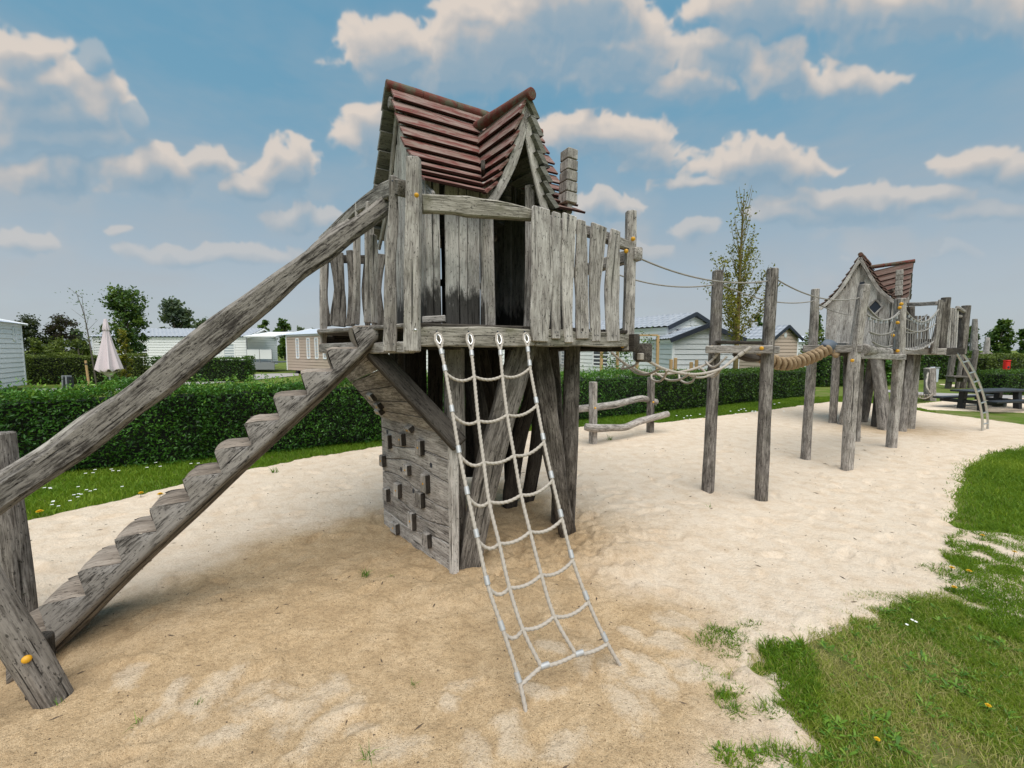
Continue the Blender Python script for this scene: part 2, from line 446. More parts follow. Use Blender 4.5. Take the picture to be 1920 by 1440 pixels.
M['lawnblade'] = leaf('verge_grass_blade', (.055, .13, .008), (.14, .26, .012), (.30, .39, .03), trans=.42, rough=.6)
M['weed'] = leaf('broadleaf_weed', (.045, .12, .012), (.10, .22, .02), (.20, .33, .035), trans=.3)
M['straw'] = leaf('dry_straw', (.30, .23, .11), (.48, .38, .22), trans=.2)
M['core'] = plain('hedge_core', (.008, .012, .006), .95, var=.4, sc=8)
M['bark'] = plain('grey_brown_bark', (.10, .085, .065), .9, var=.4, sc=12, bump=.6)
M['mossbark'] = plain('lichen_bark', (.17, .13, .05), .9, var=.4, sc=12, bump=.6)

def sand_mat():
    t = NT('play_sand'); P = t.n('ShaderNodeNewGeometry', 'Position'); damp = t.attr('damp', 'Fac'); crust = t.attr('crust', 'Fac')
    g = t.noise(P, 230, 3, .8); g3 = t.noise(P, 24, 5, .65); g2 = t.noise(P, 75, 4, .7); m = t.noise(P, 6, 5, .6); l = t.noise(P, .9, 4, .55)
    dry = t.mix(t.ramp(g, (.3, 0.0), (.7, 1.0)), (.58, .465, .35), (.82, .70, .565))
    dry = t.mix(t.ramp(m, (.42, 0.0), (.68, .55)), dry, (.60, .455, .32))
    wet = t.mix(t.ramp(g, (.32, 0.0), (.68, 1.0)), (.335, .215, .110), (.74, .555, .345))
    wet = t.mix(t.ramp(m, (.4, 0.0), (.7, .6)), wet, (.36, .245, .138))
    dm = t.math('ADD', damp, t.math('MULTIPLY', t.math('SUBTRACT', l, .5), .5), clamp=True)
    dm = t.math('ADD', dm, t.math('MULTIPLY', t.math('SUBTRACT', m, .5), .45), clamp=True)
    col = t.mix(dm, dry, wet)
    cr = t.math('ADD', crust, t.math('MULTIPLY', t.math('SUBTRACT', g2, .5), .5)); cr = t.ramp(cr, (.38, 0.0), (.70, .50))
    col = t.mix(cr, col, t.mix(g, (.60, .49, .37), (.82, .71, .575)))
    spk = t.noise(P, 170, 2, .5); sm = t.ramp(spk, (.325, 1.0), (.375, 0.0)); clod = t.noise(P, 48, 4, .65); col = t.mix(t.math('MULTIPLY', t.ramp(clod, (.50, 0.0), (.68, 1.0)), t.math('ADD', t.math('MULTIPLY', dm, .32), .10)), col, (.25, .165, .09))
    col = t.mix(t.math('MULTIPLY', sm, t.math('ADD', t.math('MULTIPLY', dm, .55), .2)), col, (.085, .058, .035))
    h = t.math('ADD', t.math('MULTIPLY', g, .30), t.math('ADD', t.math('MULTIPLY', g2, .75), t.math('MULTIPLY', g3, 1.5)))
    return t.out(col, .95, t.bump(h, .85, .016), .1)
M['sand'] = sand_mat()
def lawn_mat():
    t = NT('lawn_soil'); P = t.n('ShaderNodeNewGeometry', 'Position')
    a = t.noise(P, 30, 5, .7); b = t.noise(P, 2.0, 4, .6); c = t.noise(P, .12, 3, .5)
    col = t.mix(a, (.045, .080, .010), (.13, .20, .025)); col = t.mix(t.ramp(b, (.42, 0.0), (.66, .8)), col, (.20, .175, .08))
    col = t.mix(t.ramp(c, (.4, 0.0), (.65, .5)), col, (.12, .165, .025))
    return t.out(col, .95, t.bump(a, .8, .02), .1)
M['lawn'] = lawn_mat()

# ------------------------------------------------------------------ sky and sun
SUN_EL, SUN_AZ = 64, 172          # degrees; azimuth clockwise from straight ahead
world = bpy.data.worlds.new("World"); scene.world = world; world.use_nodes = True
def cloud_map(W=4096, H=2048):
    """code-made equirectangular cover / light map of the cumulus field (R cover, G light)"""
    U = 2 * math.pi / W; c0, c1 = int(W * (.5 - 76 / 360)), int(W * (.5 + 76 / 360)); r0, r1 = int(H * .5), int(H * (.5 + 62 / 180))
    az = (np.arange(c0, c1) + .5 - W / 2) * U; el = (np.arange(r0, r1) + .5 - H / 2) * math.pi / H
    A, E = np.meshgrid(az, el); A, E = np.tan(A), np.tan(E) / np.cos(A)      # flat cloud-layer coordinates around straight ahead
    wx = A + .030 * fbm(A, E, .18, 3, 900) + .016 * fbm(A, E, .05, 3, 903); wy = E + .024 * fbm(A, E, .15, 3, 910) + .014 * fbm(A, E, .045, 3, 913)
    C = [(30, 110, 75, 60, 1), (60, 170, 140, 60, 1), (95, 215, 150, 60, 1), (60, 262, 170, 40, .8), (75, 335, 130, 46, 1), (300, 322, 125, 42, 1), (395, 312, 65, 30, .9), (540, 330, 56, 46, 1), (478, 358, 60, 24, .9),
         (735, 105, 95, 62, 1), (850, 125, 130, 60, .9), (930, 75, 130, 90, 1), (1050, 50, 190, 100, 1), (1150, 105, 110, 70, .9), (1420, 20, 170, 55, 1), (1700, 20, 320, 75, 1),
         (1300, 162, 90, 30, 1), (1475, 128, 100, 50, 1), (1590, 152, 110, 34, .9), (1345, 105, 80, 52, .9), (695, 250, 52, 52, 1),
         (1140, 258, 120, 46, 1), (1235, 288, 85, 38, .9), (1400, 315, 135, 48, 1), (1310, 345, 80, 24, .8), (1830, 316, 70, 36, 1), (1905, 336, 60, 28, .9),
         (1600, 385, 190, 32, .8), (1760, 372, 85, 26, .8), (1480, 400, 120, 24, .7), (1140, 392, 80, 34, .8), (1290, 440, 70, 28, .6), (1200, 470, 70, 22, .5),
         (40, 455, 70, 24, .9), (380, 478, 150, 22, .7), (560, 420, 75, 26, .6), (230, 437, 26, 11, .8), (180, 110, 34, 28, .35), (1850, 405, 110, 20, .6), (240, 225, 40, 28, .4), (1700, 480, 140, 16, .3), (1080, 430, 90, 30, .4)]
    base = np.full(A.shape, -9.0); vloc = np.zeros(A.shape); wt = np.zeros(A.shape)
    for (x, y, w, h, op) in C:
        r = ray(x, y); a0, e0 = r.x / r.y, r.z / r.y
        du = (wx - a0) / (w * 1.05 / F_PX); dv = (wy - e0) / (h * 1.08 / F_PX); dv = np.where(dv < 0, dv * 1.1, dv)
        f = 1 - np.sqrt(du * du + dv * dv); m = f > base; base = np.where(m, f, base); vloc = np.where(m, dv, vloc); wt = np.where(m, op, wt)
    def billow(sc, seed, n=5):
        t = 0; a = 1; w = 0; x, y = wx / sc, wy / sc * 1.15
        for o in range(n): t = t + a * (1 - np.abs(2 * vn(x, y, seed + o) - 1)); w += a; a *= .52; x = x * 2.07 + 3.3; y = y * 2.07 + 7.7
        return t / w
    d = base + .95 * (billow(.075, 920, 6) - .60) + .38 * fbm(wx, wy, .20, 4, 940)
    low = np.clip(-vloc, 0, 1.4); edge = .30 + 1.0 * low
    cover = sstep(-.04, 1, d / edge * .5 + .0) ; cover = sstep(0, .62, np.clip(d / edge, 0, 1)) * wt
    dens = np.clip(d, 0, .9)
    # light from upper left: thin the light with the cloud lying between a point and the sun
    occ = np.zeros_like(d); k = 0
    for s_ in (3, 6, 10, 15, 21, 28, 36): occ += np.roll(np.roll(dens, -s_, 0), int(s_ * .35), 1); k += 1
    light = np.exp(-1.55 * occ / k * 1.6); gradl = dens - np.roll(np.roll(dens, -7, 0), 3, 1)
    light = np.clip(light * (1 - .42 * np.clip(low, 0, 1)) + .55 * gradl + .12 * (billow(.03, 960, 4) - .5), 0, 1)
    haze = sstep(-.05, .55, fbm(A, E * 1.7, .22, 5, 970) + .25 * fbm(A, E, .05, 3, 975)) * sstep(.50, .16, E) * .62
    light = np.where(cover > haze, light, .50 + .18 * fbm(A, E, .1, 3, 980)); cover = np.maximum(cover, haze)
    def blur(a_, n):
        for ax in (0, 1):
            acc = np.zeros_like(a_)
            for k_ in range(-n, n + 1): acc += np.roll(a_, k_, ax)
            a_ = acc / (2 * n + 1)
        return a_
    cover = .8 * blur(cover, 1) + .2 * blur(cover, 5); light = .7 * blur(light, 1) + .3 * blur(light, 7)
    cover = cover * sstep(rad(76), rad(64), np.abs(az))[None, :] * sstep(rad(61), rad(50), el)[:, None]
    img = np.zeros((H, W, 4), np.float32); img[..., 3] = 1; img[r0:r1, c0:c1, 0] = cover; img[r0:r1, c0:c1, 1] = light
    im = bpy.data.images.new('cloud_map', W, H, float_buffer=True, is_data=True); im.colorspace_settings.name = 'Non-Color'; im.pixels.foreach_set(img.ravel()); im.update(); return im
def build_sky():
    t = NT.__new__(NT); t.mat = None; t.t = world.node_tree; t.t.nodes.clear(); nt = t.t
    dirv = t.n('ShaderNodeTexCoord', 'Generated')
    sp = nt.nodes.new('ShaderNodeSeparateXYZ'); nt.links.new(dirv, sp.inputs[0]); el = t.math('ARCSINE', sp.outputs[2]); eln = t.math('DIVIDE', el, 1.5708)
    # the centre of an equirectangular map looks along -Y... turn it so that it lies straight ahead (+Y)
    rot = t.n('ShaderNodeMapping', 0, None, Vector=dirv, Rotation=(0, 0, CLOUD_ROT))
    env = nt.nodes.new('ShaderNodeTexEnvironment'); env.image = cloud_map(); nt.links.new(rot, env.inputs[0]); env.interpolation = 'Linear'
    se = nt.nodes.new('ShaderNodeSeparateColor'); nt.links.new(env.outputs[0], se.inputs[0]); cover, lit = se.outputs[0], se.outputs[1]
    sky = t.n('ShaderNodeTexSky', 0, dict(sky_type='NISHITA', sun_disc=False, sun_elevation=rad(SUN_EL), sun_rotation=rad(SUN_AZ), air_density=1.0, dust_density=1.2, ozone_density=1.5))
    # hazy gradient of a humid day: grey-blue at the horizon, clearer blue above
    gr = t.ramp(eln, (.0, (3.65, 4.05, 4.35)), (.08, (3.35, 3.85, 4.25)), (.17, (2.5, 3.4, 4.05)), (.30, (1.3, 2.85, 3.95)), (.45, (1.0, 2.6, 3.85)), (1.0, (.8, 1.9, 3.3)))
    base = t.mix(.12, gr, sky)
    m = t.noise(t.mul(dirv, (1, 1, 2.5)), 4, 4, .6); veil = t.math('MULTIPLY', t.ramp(m, (.42, 0.0), (.72, .5)), t.ramp(eln, (.0, 1.0), (.33, .5), (.5, .15)))
    base = t.mix(veil, base, (3.35, 3.55, 3.75))
    cc = t.ramp(lit, (.06, (2.0, 2.95, 3.75)), (.26, (2.75, 3.35, 3.85)), (.48, (4.05, 3.95, 3.9)), (.85, (5.8, 5.1, 4.5)))
    fade = t.ramp(eln, (.0, .0), (.08, .35), (.17, .8), (.30, .95))
    col = t.mix(t.math('MULTIPLY', cover, fade), base, cc)
    bg = t.n('ShaderNodeBackground', 0, None, Color=col, Strength=.1)
    o = nt.nodes.new('ShaderNodeOutputWorld'); nt.links.new(bg, o.inputs[0])
CLOUD_ROT = rad(-90)
build_sky()
sl = bpy.data.lights.new("sun", 'SUN'); so = bpy.data.objects.new("sun", sl); COL.objects.link(so)
sl.energy = 3.7; sl.angle = rad(72); sl.color = (1.0, .95, .875)
a, e = rad(SUN_AZ), rad(SUN_EL)
sdir = V((math.sin(a) * math.cos(e), math.cos(a) * math.cos(e), math.sin(e)))
so.rotation_euler = sdir.to_track_quat('Z', 'Y').to_euler()
vs_ = scene.view_settings; vs_.view_transform = 'Standard'; vs_.look = 'None'; vs_.exposure = .35; vs_.gamma = 1

# ------------------------------------------------------------------ ground: lawn sheet, sand pit with relief, path
SAND_L = [G(-300, 1090), G(50, 972), G(170, 945), G(300, 915), G(420, 888), G(560, 858), G(700, 838), G(850, 818), G(1060, 800), G(1250, 790), G(1400, 772), G(1550, 752), G(1660, 757), G(1740, 772), G(1920, 795), G(2100, 812)]
SAND_R = [G(2100, 830), G(1935, 836), G(1860, 850), G(1815, 878), G(1810, 925), G(1795, 985), G(1930, 1000), G(2100, 1015), G(2100, 1185), G(1990, 1185), G(1860, 1168), G(1795, 1150), G(1700, 1170), G(1610, 1215), G(1530, 1260), G(1545, 1340), G(1580, 1445), G(1600, 1800)]
SAND = [(p.x, p.y) for p in SAND_L + SAND_R] + [(.75, .55), (-3.2, .55)]
LAWN_A = [(p.x, p.y) for p in [G(1500, 1470), G(1490, 1370), G(1435, 1290), G(1350, 1270), G(1345, 1205), G(1420, 1182), G(1480, 1176), G(1575, 1160), G(1640, 1122), G(1700, 1110), G(1790, 1116), G(1850, 1170), G(1990, 1190)]] + [(4.2, 1.4), (3.6, .9), (1.1, 1.0)]
PATCH_B = [(p.x, p.y) for p in [G(1748, 1068), G(1800, 1058), G(1870, 1078), G(1960, 1105), G(1960, 1172), G(1880, 1150), G(1800, 1095)]]
LAWN_D = [(p.x, p.y) for p in [G(1795, 985), G(1812, 925), G(1818, 880), G(1862, 852), G(1935, 836), G(2100, 830), G(2300, 900), G(2300, 1010), G(1920, 1000)]]
SPARSE = [[(p.x, p.y) for p in q] for q in (
    [G(1325, 1210), G(1375, 1178), G(1490, 1172), G(1510, 1330), G(1430, 1350), G(1335, 1310)],
    [G(1765, 1035), G(1800, 985), G(1960, 985), G(2000, 1060), G(1960, 1110), G(1860, 1080), G(1790, 1070)],
    [G(1790, 1105), G(1890, 1160), G(2000, 1180), G(1990, 1230), G(1840, 1170)],
    [G(1330, 1445), G(1440, 1400), G(1510, 1400), G(1510, 1480), G(1330, 1480)])]
LEG_SPOTS = [(-.45, 2.95), (.1, 3.4), (.5, 3.55)]

def sand_height(x, y):
    nearw = sstep(1.2, 3.2, y); h = .018 * fbm(x, y, 1.7, 3, 3) + .007 * fbm(x, y, .38, 4, 8)
    churn = np.exp(-(((x + .5) / 1.5) ** 2 + ((y - 3.0) / .9) ** 2))
    lump = np.abs(fbm(x, y, .16, 4, 21)); h = h + .016 * lump * (.3 + 1.1 * churn) + .012 * churn * fbm(x, y, .09, 3, 30)
    h = h - .11 * np.exp(-(((x - .35) / .42) ** 2 + ((y - 3.55) / .5) ** 2)) + .05 * np.exp(-(((x - .75) / .35) ** 2 + ((y - 3.2) / .3) ** 2))
    h = h + .05 * np.exp(-(((x + .15) / .5) ** 2 + ((y - 2.6) / .18) ** 2)) * (.6 + fbm(x, y, .2, 3, 4))
    pit = np.exp(-(((x - .45) / .75) ** 2 + ((y - 3.3) / .65) ** 2)); h = h + pit * (.10 * np.abs(fbm(x, y, .26, 4, 33)) + .05 * fbm(x, y, .08, 3, 35))
    h = h - .13 * np.exp(-(((x + 2.62) / .38) ** 2 + ((y - 1.93) / .3) ** 2))
    h = h + .006 * np.maximum(0, fbm(x, y, .30, 5, 41)) * (y < 5) + .0045 * fbm(x, y, .045, 3, 43) * np.exp(-y / 4) * 2
    q = np.random.default_rng(5)
    for i in range(760):
        fx = q.uniform(-4.2, 7.5); fy = q.uniform(1.4, 8.5); a = q.uniform(0, 6.3); s = q.uniform(.55, 1.1); dp = q.uniform(.004, .018) * (.75 + .25 * min(1, max(0, (fy - 1.2) / 1.6)))
        m = (np.abs(x - fx) < .4) & (np.abs(y - fy) < .4)
        if not m.any(): continue
        dx = x[m] - fx; dy = y[m] - fy; u = (dx * math.cos(a) + dy * math.sin(a)) / (.13 * s); v = (-dx * math.sin(a) + dy * math.cos(a)) / (.055 * s)
        r2 = u * u + v * v; h[m] += -dp * np.exp(-r2 * r2 * .7) + dp * .7 * np.exp(-((np.sqrt(r2) - 1.45) / .33) ** 2) * (.5 + .5 * np.sin(a + np.arctan2(v, u)))
    return h

def build_sand():
    ang = np.linspace(rad(-66), rad(66), 620); rr = np.exp(np.linspace(math.log(.85), math.log(28), 640))
    A, Rr = np.meshgrid(ang, rr); x = (np.sin(A) * Rr).ravel(); y = (np.cos(A) * Rr).ravel()
    wob = .10 * fbm(x, y, .55, 4, 50) + .05 * fbm(x, y, .12, 3, 51)
    sd = poly_sd(x, y, SAND) + wob
    for Q, inset in ((LAWN_A, .13), (LAWN_D, .16)): sd = np.maximum(sd, -(poly_sd(x, y, Q) + wob * 1.6 + inset))
    far = G(1800, 715); mid = poly_sd(x, y, [(p.x, p.y) for p in (G(1650, 765), G(1750, 752), G(1925, 745), G(2300, 760), G(2300, 792), G(1900, 772), G(1730, 767))]) + wob * .6
    far2 = poly_sd(x, y, [(p.x, p.y) for p in (G(1725, 715), G(1730, 703), G(1800, 700), G(1868, 703), G(1868, 716), G(1790, 725))]) + wob
    sd = np.minimum(np.minimum(sd, mid), far2)
    h = sand_height(x, y) * np.exp(-np.maximum(0, Rr.ravel() - 7) / 6) + .004 + .035 * (1 - sstep(-.02, .25, -sd)) * 0
    h = h - .05 * sstep(-.10, .03, sd)
    damp_poly = [(p.x, p.y) for p in (G(-200, 1230), G(190, 1150), G(330, 1080), G(480, 1010), G(620, 985), G(720, 960), G(900, 900), G(1040, 930), G(1110, 1020), G(1190, 1110), G(1330, 1150), G(1350, 1290), G(1330, 1420), G(1400, 1900))] + [(-3.5, .5)]
    dd = poly_sd(x, y, damp_poly); damp = 1 - sstep(-.30, .28, dd + .22 * fbm(x, y, .7, 4, 60))
    damp = np.maximum(damp, 1.15 * np.exp(-(((x - .35) / .7) ** 2 + ((y - 3.5) / .75) ** 2))); t2 = np.exp(-(((x - 7.6) / 1.1) ** 2 + ((y - 8.2) / .7) ** 2)); damp = np.maximum(damp, .75 * t2)
    q = np.random.default_rng(9); crust = np.zeros_like(x)
    spots = [(1190, 1240), (1230, 1270), (1160, 1300), (1215, 1335), (1250, 1210), (1190, 1195), (1100, 1240), (1300, 1260), (1270, 1170), (1290, 1240), (640, 1340), (540, 1290), (470, 1300), (420, 1380), (365, 1330), (520, 1370), (890, 1420), (1060, 1400), (1030, 1215), (870, 1290), (240, 1275), (1150, 1255), (1245, 1300), (1205, 1290), (1175, 1330), (1340, 1120), (430, 1280), (580, 1400), (330, 1300), (840, 1325), (505, 1325), (455, 1340), (560, 1330), (620, 1290), (680, 1370), (395, 1300), (300, 1345), (960, 1395), (740, 1410), (1010, 1300)]
    for (px, py) in spots:
        c = G(px, py); a = q.uniform(0, 3.1); s = q.uniform(.7, 1.25); dx = x - c.x; dy = y - c.y
        u = (dx * math.cos(a) + dy * math.sin(a)) / (.115 * s); v = (-dx * math.sin(a) + dy * math.cos(a)) / (.065 * s)
        u2, v2 = u + .9 * fbm(x, y, .13, 4, 200), v + .9 * fbm(x, y, .11, 4, 205); crust = np.maximum(crust, (q.uniform(.55, .85) if px > 1050 else q.uniform(.55, .82)) * np.exp(-(u2 * u2 + v2 * v2) ** 1.3 * .5))
    h = h + .006 * sstep(.3, .6, crust)
    v = np.stack([x, y, h], 1); nx = len(ang); ny = len(rr)
    i = np.arange(ny - 1)[:, None] * nx + np.arange(nx - 1)[None, :]; i = i.ravel()
    fc = np.stack([i, i + 1, i + nx + 1, i + nx], 1)
    keep = (sd[fc].min(1) < .02); fc = fc[keep]
    used = np.unique(fc); re = np.full(len(v), -1); re[used] = np.arange(len(used))
    o = npmesh('sand', v[used], re[fc][:, ::-1], M['sand'], None, dict(damp=damp[used], crust=crust[used]), True)
    prop(o, 'pale trampled play sand of the pit, damper and browner in front', 'sand', None, 'structure')
    return o
build_sand()
def build_lawn():
    ang = np.linspace(0, 2 * math.pi, 181)[:-1]; rr = np.concatenate([[.01], np.exp(np.linspace(math.log(.6), math.log(1500), 170))])
    A, Rr = np.meshgrid(ang, rr); x = (np.sin(A) * Rr).ravel(); y = (np.cos(A) * Rr).ravel(); z = -.022 + .01 * fbm(x, y, 2.0, 3, 70); z = z - .35 * sstep(-.35, -.9, poly_sd(x, y, SAND))
    n = len(ang); m = len(rr); i = np.arange(m - 1)[:, None] * n; j = np.arange(n)[None, :]; jn = (j + 1) % n
    fc = np.stack([(i + j).ravel(), (i + n + j).ravel(), (i + n + jn).ravel(), (i + jn).ravel()], 1)
    o = npmesh('lawn', np.stack([x, y, z], 1), fc, M['lawn'], None, None, True)
    prop(o, 'mown green lawn of the campsite reaching to the far trees', 'lawn', None, 'structure')
    P = MB(); zz = -.001
    def strip(pts): P.add([(p.x, p.y, zz) for p in pts], [tuple(range(len(pts)))][0:1])
    strip([G(70, 736), G(170, 736), G(430, 716), G(560, 704), G(560, 699), G(420, 703), G(300, 712), G(150, 727), G(60, 729)][::-1])
    strip([G(1640, 733), G(1735, 741), G(1900, 747), G(2100, 754), G(2100, 747), G(1900, 741), G(1740, 736), G(1640, 729)])
    o = P.build('path', M['paving'], None, smooth=False); prop(o, 'pale paved campsite path between the lawns', 'path', None, 'structure')
build_lawn()

# ------------------------------------------------------------------ grass
def blades(name, x, y, z, hgt, wid, mat, lean=.5, rnd=None, seed=1, seg=2, parent=None):
    q = np.random.default_rng(seed); n = len(x); a = q.uniform(0, 2 * math.pi, n); l = q.uniform(.1, lean, n) * hgt; b = q.uniform(0, 2 * math.pi, n)
    h = hgt; w = wid; cx, cy = np.cos(a), np.sin(a); lx, ly = np.cos(b) * l, np.sin(b) * l
    P = lambda t, k: np.stack([x + lx * t * t + cx * w * k, y + ly * t * t + cy * w * k, z + h * t * (1 - .25 * t * (l / h))], 1)
    rows = [P(0, -.5), P(0, .5), P(.55, -.4), P(.55, .4), P(1, -.06), P(1, .06)]
    v = np.stack(rows, 1).reshape(-1, 3); k = np.arange(n)[:, None] * 6
    f = np.concatenate([k + np.array([[0, 1, 3, 2]]), k + np.array([[2, 3, 5, 4]])], 0)
    rnd = q.random(n) if rnd is None else rnd
    return npmesh(name, v, f, mat, parent, dict(rnd=np.repeat(rnd, 6)))
def scatter(polys, dens, seed, edge=.05, clip=(-9, 17, .8, 17)):
    q = np.random.default_rng(seed); X = []; Y = []; S = []
    for P in polys:
        xs = [p[0] for p in P]; ys = [p[1] for p in P]; x0, x1, y0, y1 = max(min(xs), clip[0]), min(max(xs), clip[1]), max(min(ys), clip[2]), min(max(ys), clip[3])
        n = int(dens * (x1 - x0) * (y1 - y0)); x = q.uniform(x0, x1, n); y = q.uniform(y0, y1, n)
        sd = poly_sd(x, y, P) + .10 * fbm(x, y, .45, 4, seed + 3) + .05 * fbm(x, y, .1, 2, seed + 4)
        k = sd < edge; X.append(x[k]); Y.append(y[k]); S.append(sd[k])
    return np.concatenate(X), np.concatenate(Y), np.concatenate(S)
def near_lawn():
    x, y, sd = scatter([LAWN_A], 44000, 101, .12); q = np.random.default_rng(3)
    inview = np.abs(x) / y < 1.9; x, y, sd = x[inview], y[inview], sd[inview]
    patch = fbm(x, y, .35, 4, 90); tone = fbm(x, y, .6, 3, 95)
    keep = q.random(len(x)) < np.clip(.62 + .95 * patch, .06, 1) * (.22 + .78 * sstep(.10, -.12, sd + .18 * fbm(x, y, .12, 3, 99))); x, y, sd, tone, patch = x[keep], y[keep], sd[keep], tone[keep], patch[keep]
    n = len(x); r = np.clip(.57 + .30 * tone + q.normal(0, .17, n), 0, .76); dryp = sstep(.0, .5, -patch + .3 * fbm(x, y, .2, 3, 97) + .16)
    r = np.where(q.random(n) < .12 + .55 * dryp, q.uniform(.8, 1.0, n), r)
    h = q.uniform(.010, .029, n) * (1 + .35 * tone); w = q.uniform(.0022, .0045, n)
    o = blades('grass', x, y, np.full(n, -.02), h + .018, w, M['grass'], 1.3, r, 5)
    prop(o, 'short mown green grass with dry straw blades beside the sand', 'grass', None, 'stuff')
    # further lawn on the right, the tongue of grass and the thin blades standing in the sand
    X = []; Y = []
    for P, d, s in ((LAWN_D, 6500, 110), (PATCH_B, 24000, 111)):
        a, b, c = scatter([P], d, s, .14); m = (np.abs(a) / b < 1.32) & (np.random.default_rng(s).random(len(a)) < .12 + .88 * sstep(.10, -.14, c + .12 * fbm(a, b, .14, 3, s + 9))); X.append(a[m]); Y.append(b[m])
    for i, P in enumerate(SPARSE):
        a, b, c = scatter([P], 26000, 120 + i, .04); m = (fbm(a, b, .13, 4, 130 + i) > -.02) & (np.abs(a) / b < 1.32); X.append(a[m]); Y.append(b[m])
    x = np.concatenate(X); y = np.concatenate(Y); n = len(x); tone = fbm(x, y, .7, 3, 140)
    r = np.clip(.50 + .35 * tone + q.normal(0, .17, n), 0, .95); r = np.where(q.random(n) < .06, .9, r)
    o = blades('grass', x, y, np.full(n, -.02), q.uniform(.035, .065, n), q.uniform(.003, .006, n) * (1 + y / 8), M['lawnblade'], 1.1, r, 6)
    prop(o, 'green grass tongues creeping into the sand at the right', 'grass', None, 'stuff')
    # verge between the hedge and the sand
    L = [(p.x, p.y) for p in SAND_L[:14]]; H = [(-8.2, 3.9), (-5.9, 5.2), (-3.9, 6.35), (-1.8, 7.5), (0, 8.45), (1.9, 9.5), (5.0, 11.2), (9.6, 13.8), (12.5, 14.2)]
    P = L + H[::-1]
    x, y, sd = scatter([P], 3300, 150, .09); m = (np.abs(x) / y < 1.32); x, y = x[m], y[m]; n = len(x); tone = fbm(x, y, .9, 3, 160)
    r = np.clip(.42 + .35 * tone + q.normal(0, .14, n), 0, .95)
    o = blades('grass', x, y, np.full(n, -.02), q.uniform(.035, .075, n) * (1 + .25 * tone), q.uniform(.005, .009, n) * (.7 + y / 9), M['lawnblade'], 1.0, r, 7)
    prop(o, 'green grass verge along the foot of the hedge', 'grass', None, 'stuff')
near_lawn()

def leafcloud(name, c, size, mat, parent=None, seed=1, rnd=None, flat=0.0, aspect=.5, up=None):
    """many small folded leaves at the points c"""
    q = np.random.default_rng(seed); n = len(c); d = q.normal(0, 1, (n, 3)); d[:, 2] = d[:, 2] * (1 - flat) + (up or 0)
    d /= np.linalg.norm(d, axis=1)[:, None]; e = q.normal(0, 1, (n, 3)); e -= d * (e * d).sum(1)[:, None]; e /= np.linalg.norm(e, axis=1)[:, None]
    nn = np.cross(d, e); s = (size * q.uniform(.65, 1.25, n))[:, None]
    A = c - d * s * .5; B = c + e * s * aspect * .5 + nn * s * .10; T = c + d * s * .5; E_ = c - e * s * aspect * .5 + nn * s * .10
    v = np.stack([A, B, T, E_], 1).reshape(-1, 3); k = np.arange(n)[:, None] * 4
    f = np.concatenate([k + np.array([[0, 1, 2]]), k + np.array([[0, 2, 3]])], 0)
    rnd = q.random(n) if rnd is None else rnd
    return npmesh(name, v, f, mat, parent, dict(rnd=np.repeat(rnd, 4)))

def rosettes(name, spots, label):
    q = np.random.default_rng(31); V_ = []; F_ = []; A_ = []; k = 0
    for (x, y, s, m) in spots:
        for i in range(m):
            a = q.uniform(0, 6.28); L = s * q.uniform(.6, 1.2); w = L * q.uniform(.16, .3); ca, sa = math.cos(a), math.sin(a); hz = L * q.uniform(.2, .6); ox, oy = q.normal(0, s * .25, 2)
            for t, ww, zz in ((0, .3, 0), (.45, 1, .75), (.8, .8, 1), (1, .1, .85)):
                for sg in (-1, 1): V_.append((x + ox + ca * L * t - sa * w * .5 * ww * sg, y + oy + sa * L * t + ca * w * .5 * ww * sg, -.005 + hz * zz + .006))
            for j in range(3): F_.append((k + 2 * j, k + 2 * j + 1, k + 2 * j + 3, k + 2 * j + 2))
            A_ += [q.random()] * 8; k += 8
    o = npmesh(name, np.array(V_), np.array(F_), M['weed'], None, dict(rnd=np.array(A_)))
    return prop(o, label, 'weeds', None, 'stuff')
def weeds():
    q = np.random.default_rng(8); S = []
    for (px, py) in [(1640, 1190), (1560, 1215), (1700, 1160), (1760, 1150), (1620, 1260), (1530, 1345), (1580, 1370), (1640, 1330), (1740, 1270), (1790, 1260), (1830, 1300), (1870, 1330), (1760, 1340), (1690, 1400), (1560, 1410), (1420, 1425), (1810, 1190), (1860, 1210), (1850, 1110), (1880, 1130), (1510, 1230), (1900, 1260), (1720, 1220)]:
        p = G(px, py)
        for i in range(4): S.append((p.x + q.normal(0, .05), p.y + q.normal(0, .05), q.uniform(.022, .042), q.integers(6, 11)))
    for i in range(260):
        p = G(q.uniform(1450, 1920), q.uniform(1150, 1440)); S.append((p.x, p.y, q.uniform(.012, .024), q.integers(3, 8)))
    rosettes('weeds', S, 'broad leaved weeds and clover growing through the near grass')
weeds()
def sprig(px, py, s, n, label, group='small weeds in the sand'):
    p = G(px, py); q = np.random.default_rng(int(px * 7 + py)); x = p.x + q.normal(0, s * .2, n); y = p.y + q.normal(0, s * .2, n)
    o = blades('weed_tuft', x - p.x, y - p.y, np.full(n, 0.0), q.uniform(.4, 1.0, n) * s, np.full(n, s * .07), M['weed'], 1.6, None, int(px)); o.location = (p.x, p.y, .004)
    return prop(o, label, 'weed', group)
sprig(685, 1082, .07, 26, 'low green weed tuft in the sand left of the climbing wall')
sprig(735, 1085, .045, 16, 'small faint weed tuft closest to the foot of the climbing wall')
sprig(372, 1325, .05, 9, 'thin grass sprig on pale scuffed sand near the bottom edge')
sprig(258, 1360, .05, 12, 'little green sprig low on the left of the sand')
sprig(110, 1322, .05, 8, 'tiny grass sprig beside the leaning stair prop')
sprig(775, 1288, .035, 22, 'single weak sprig left of the net foot in the foreground')
sprig(690, 1425, .06, 16, 'flattened yellow green sprig at the very bottom of the picture')
sprig(515, 887, .10, 26, 'round weed tuft in the sand beyond the stair')
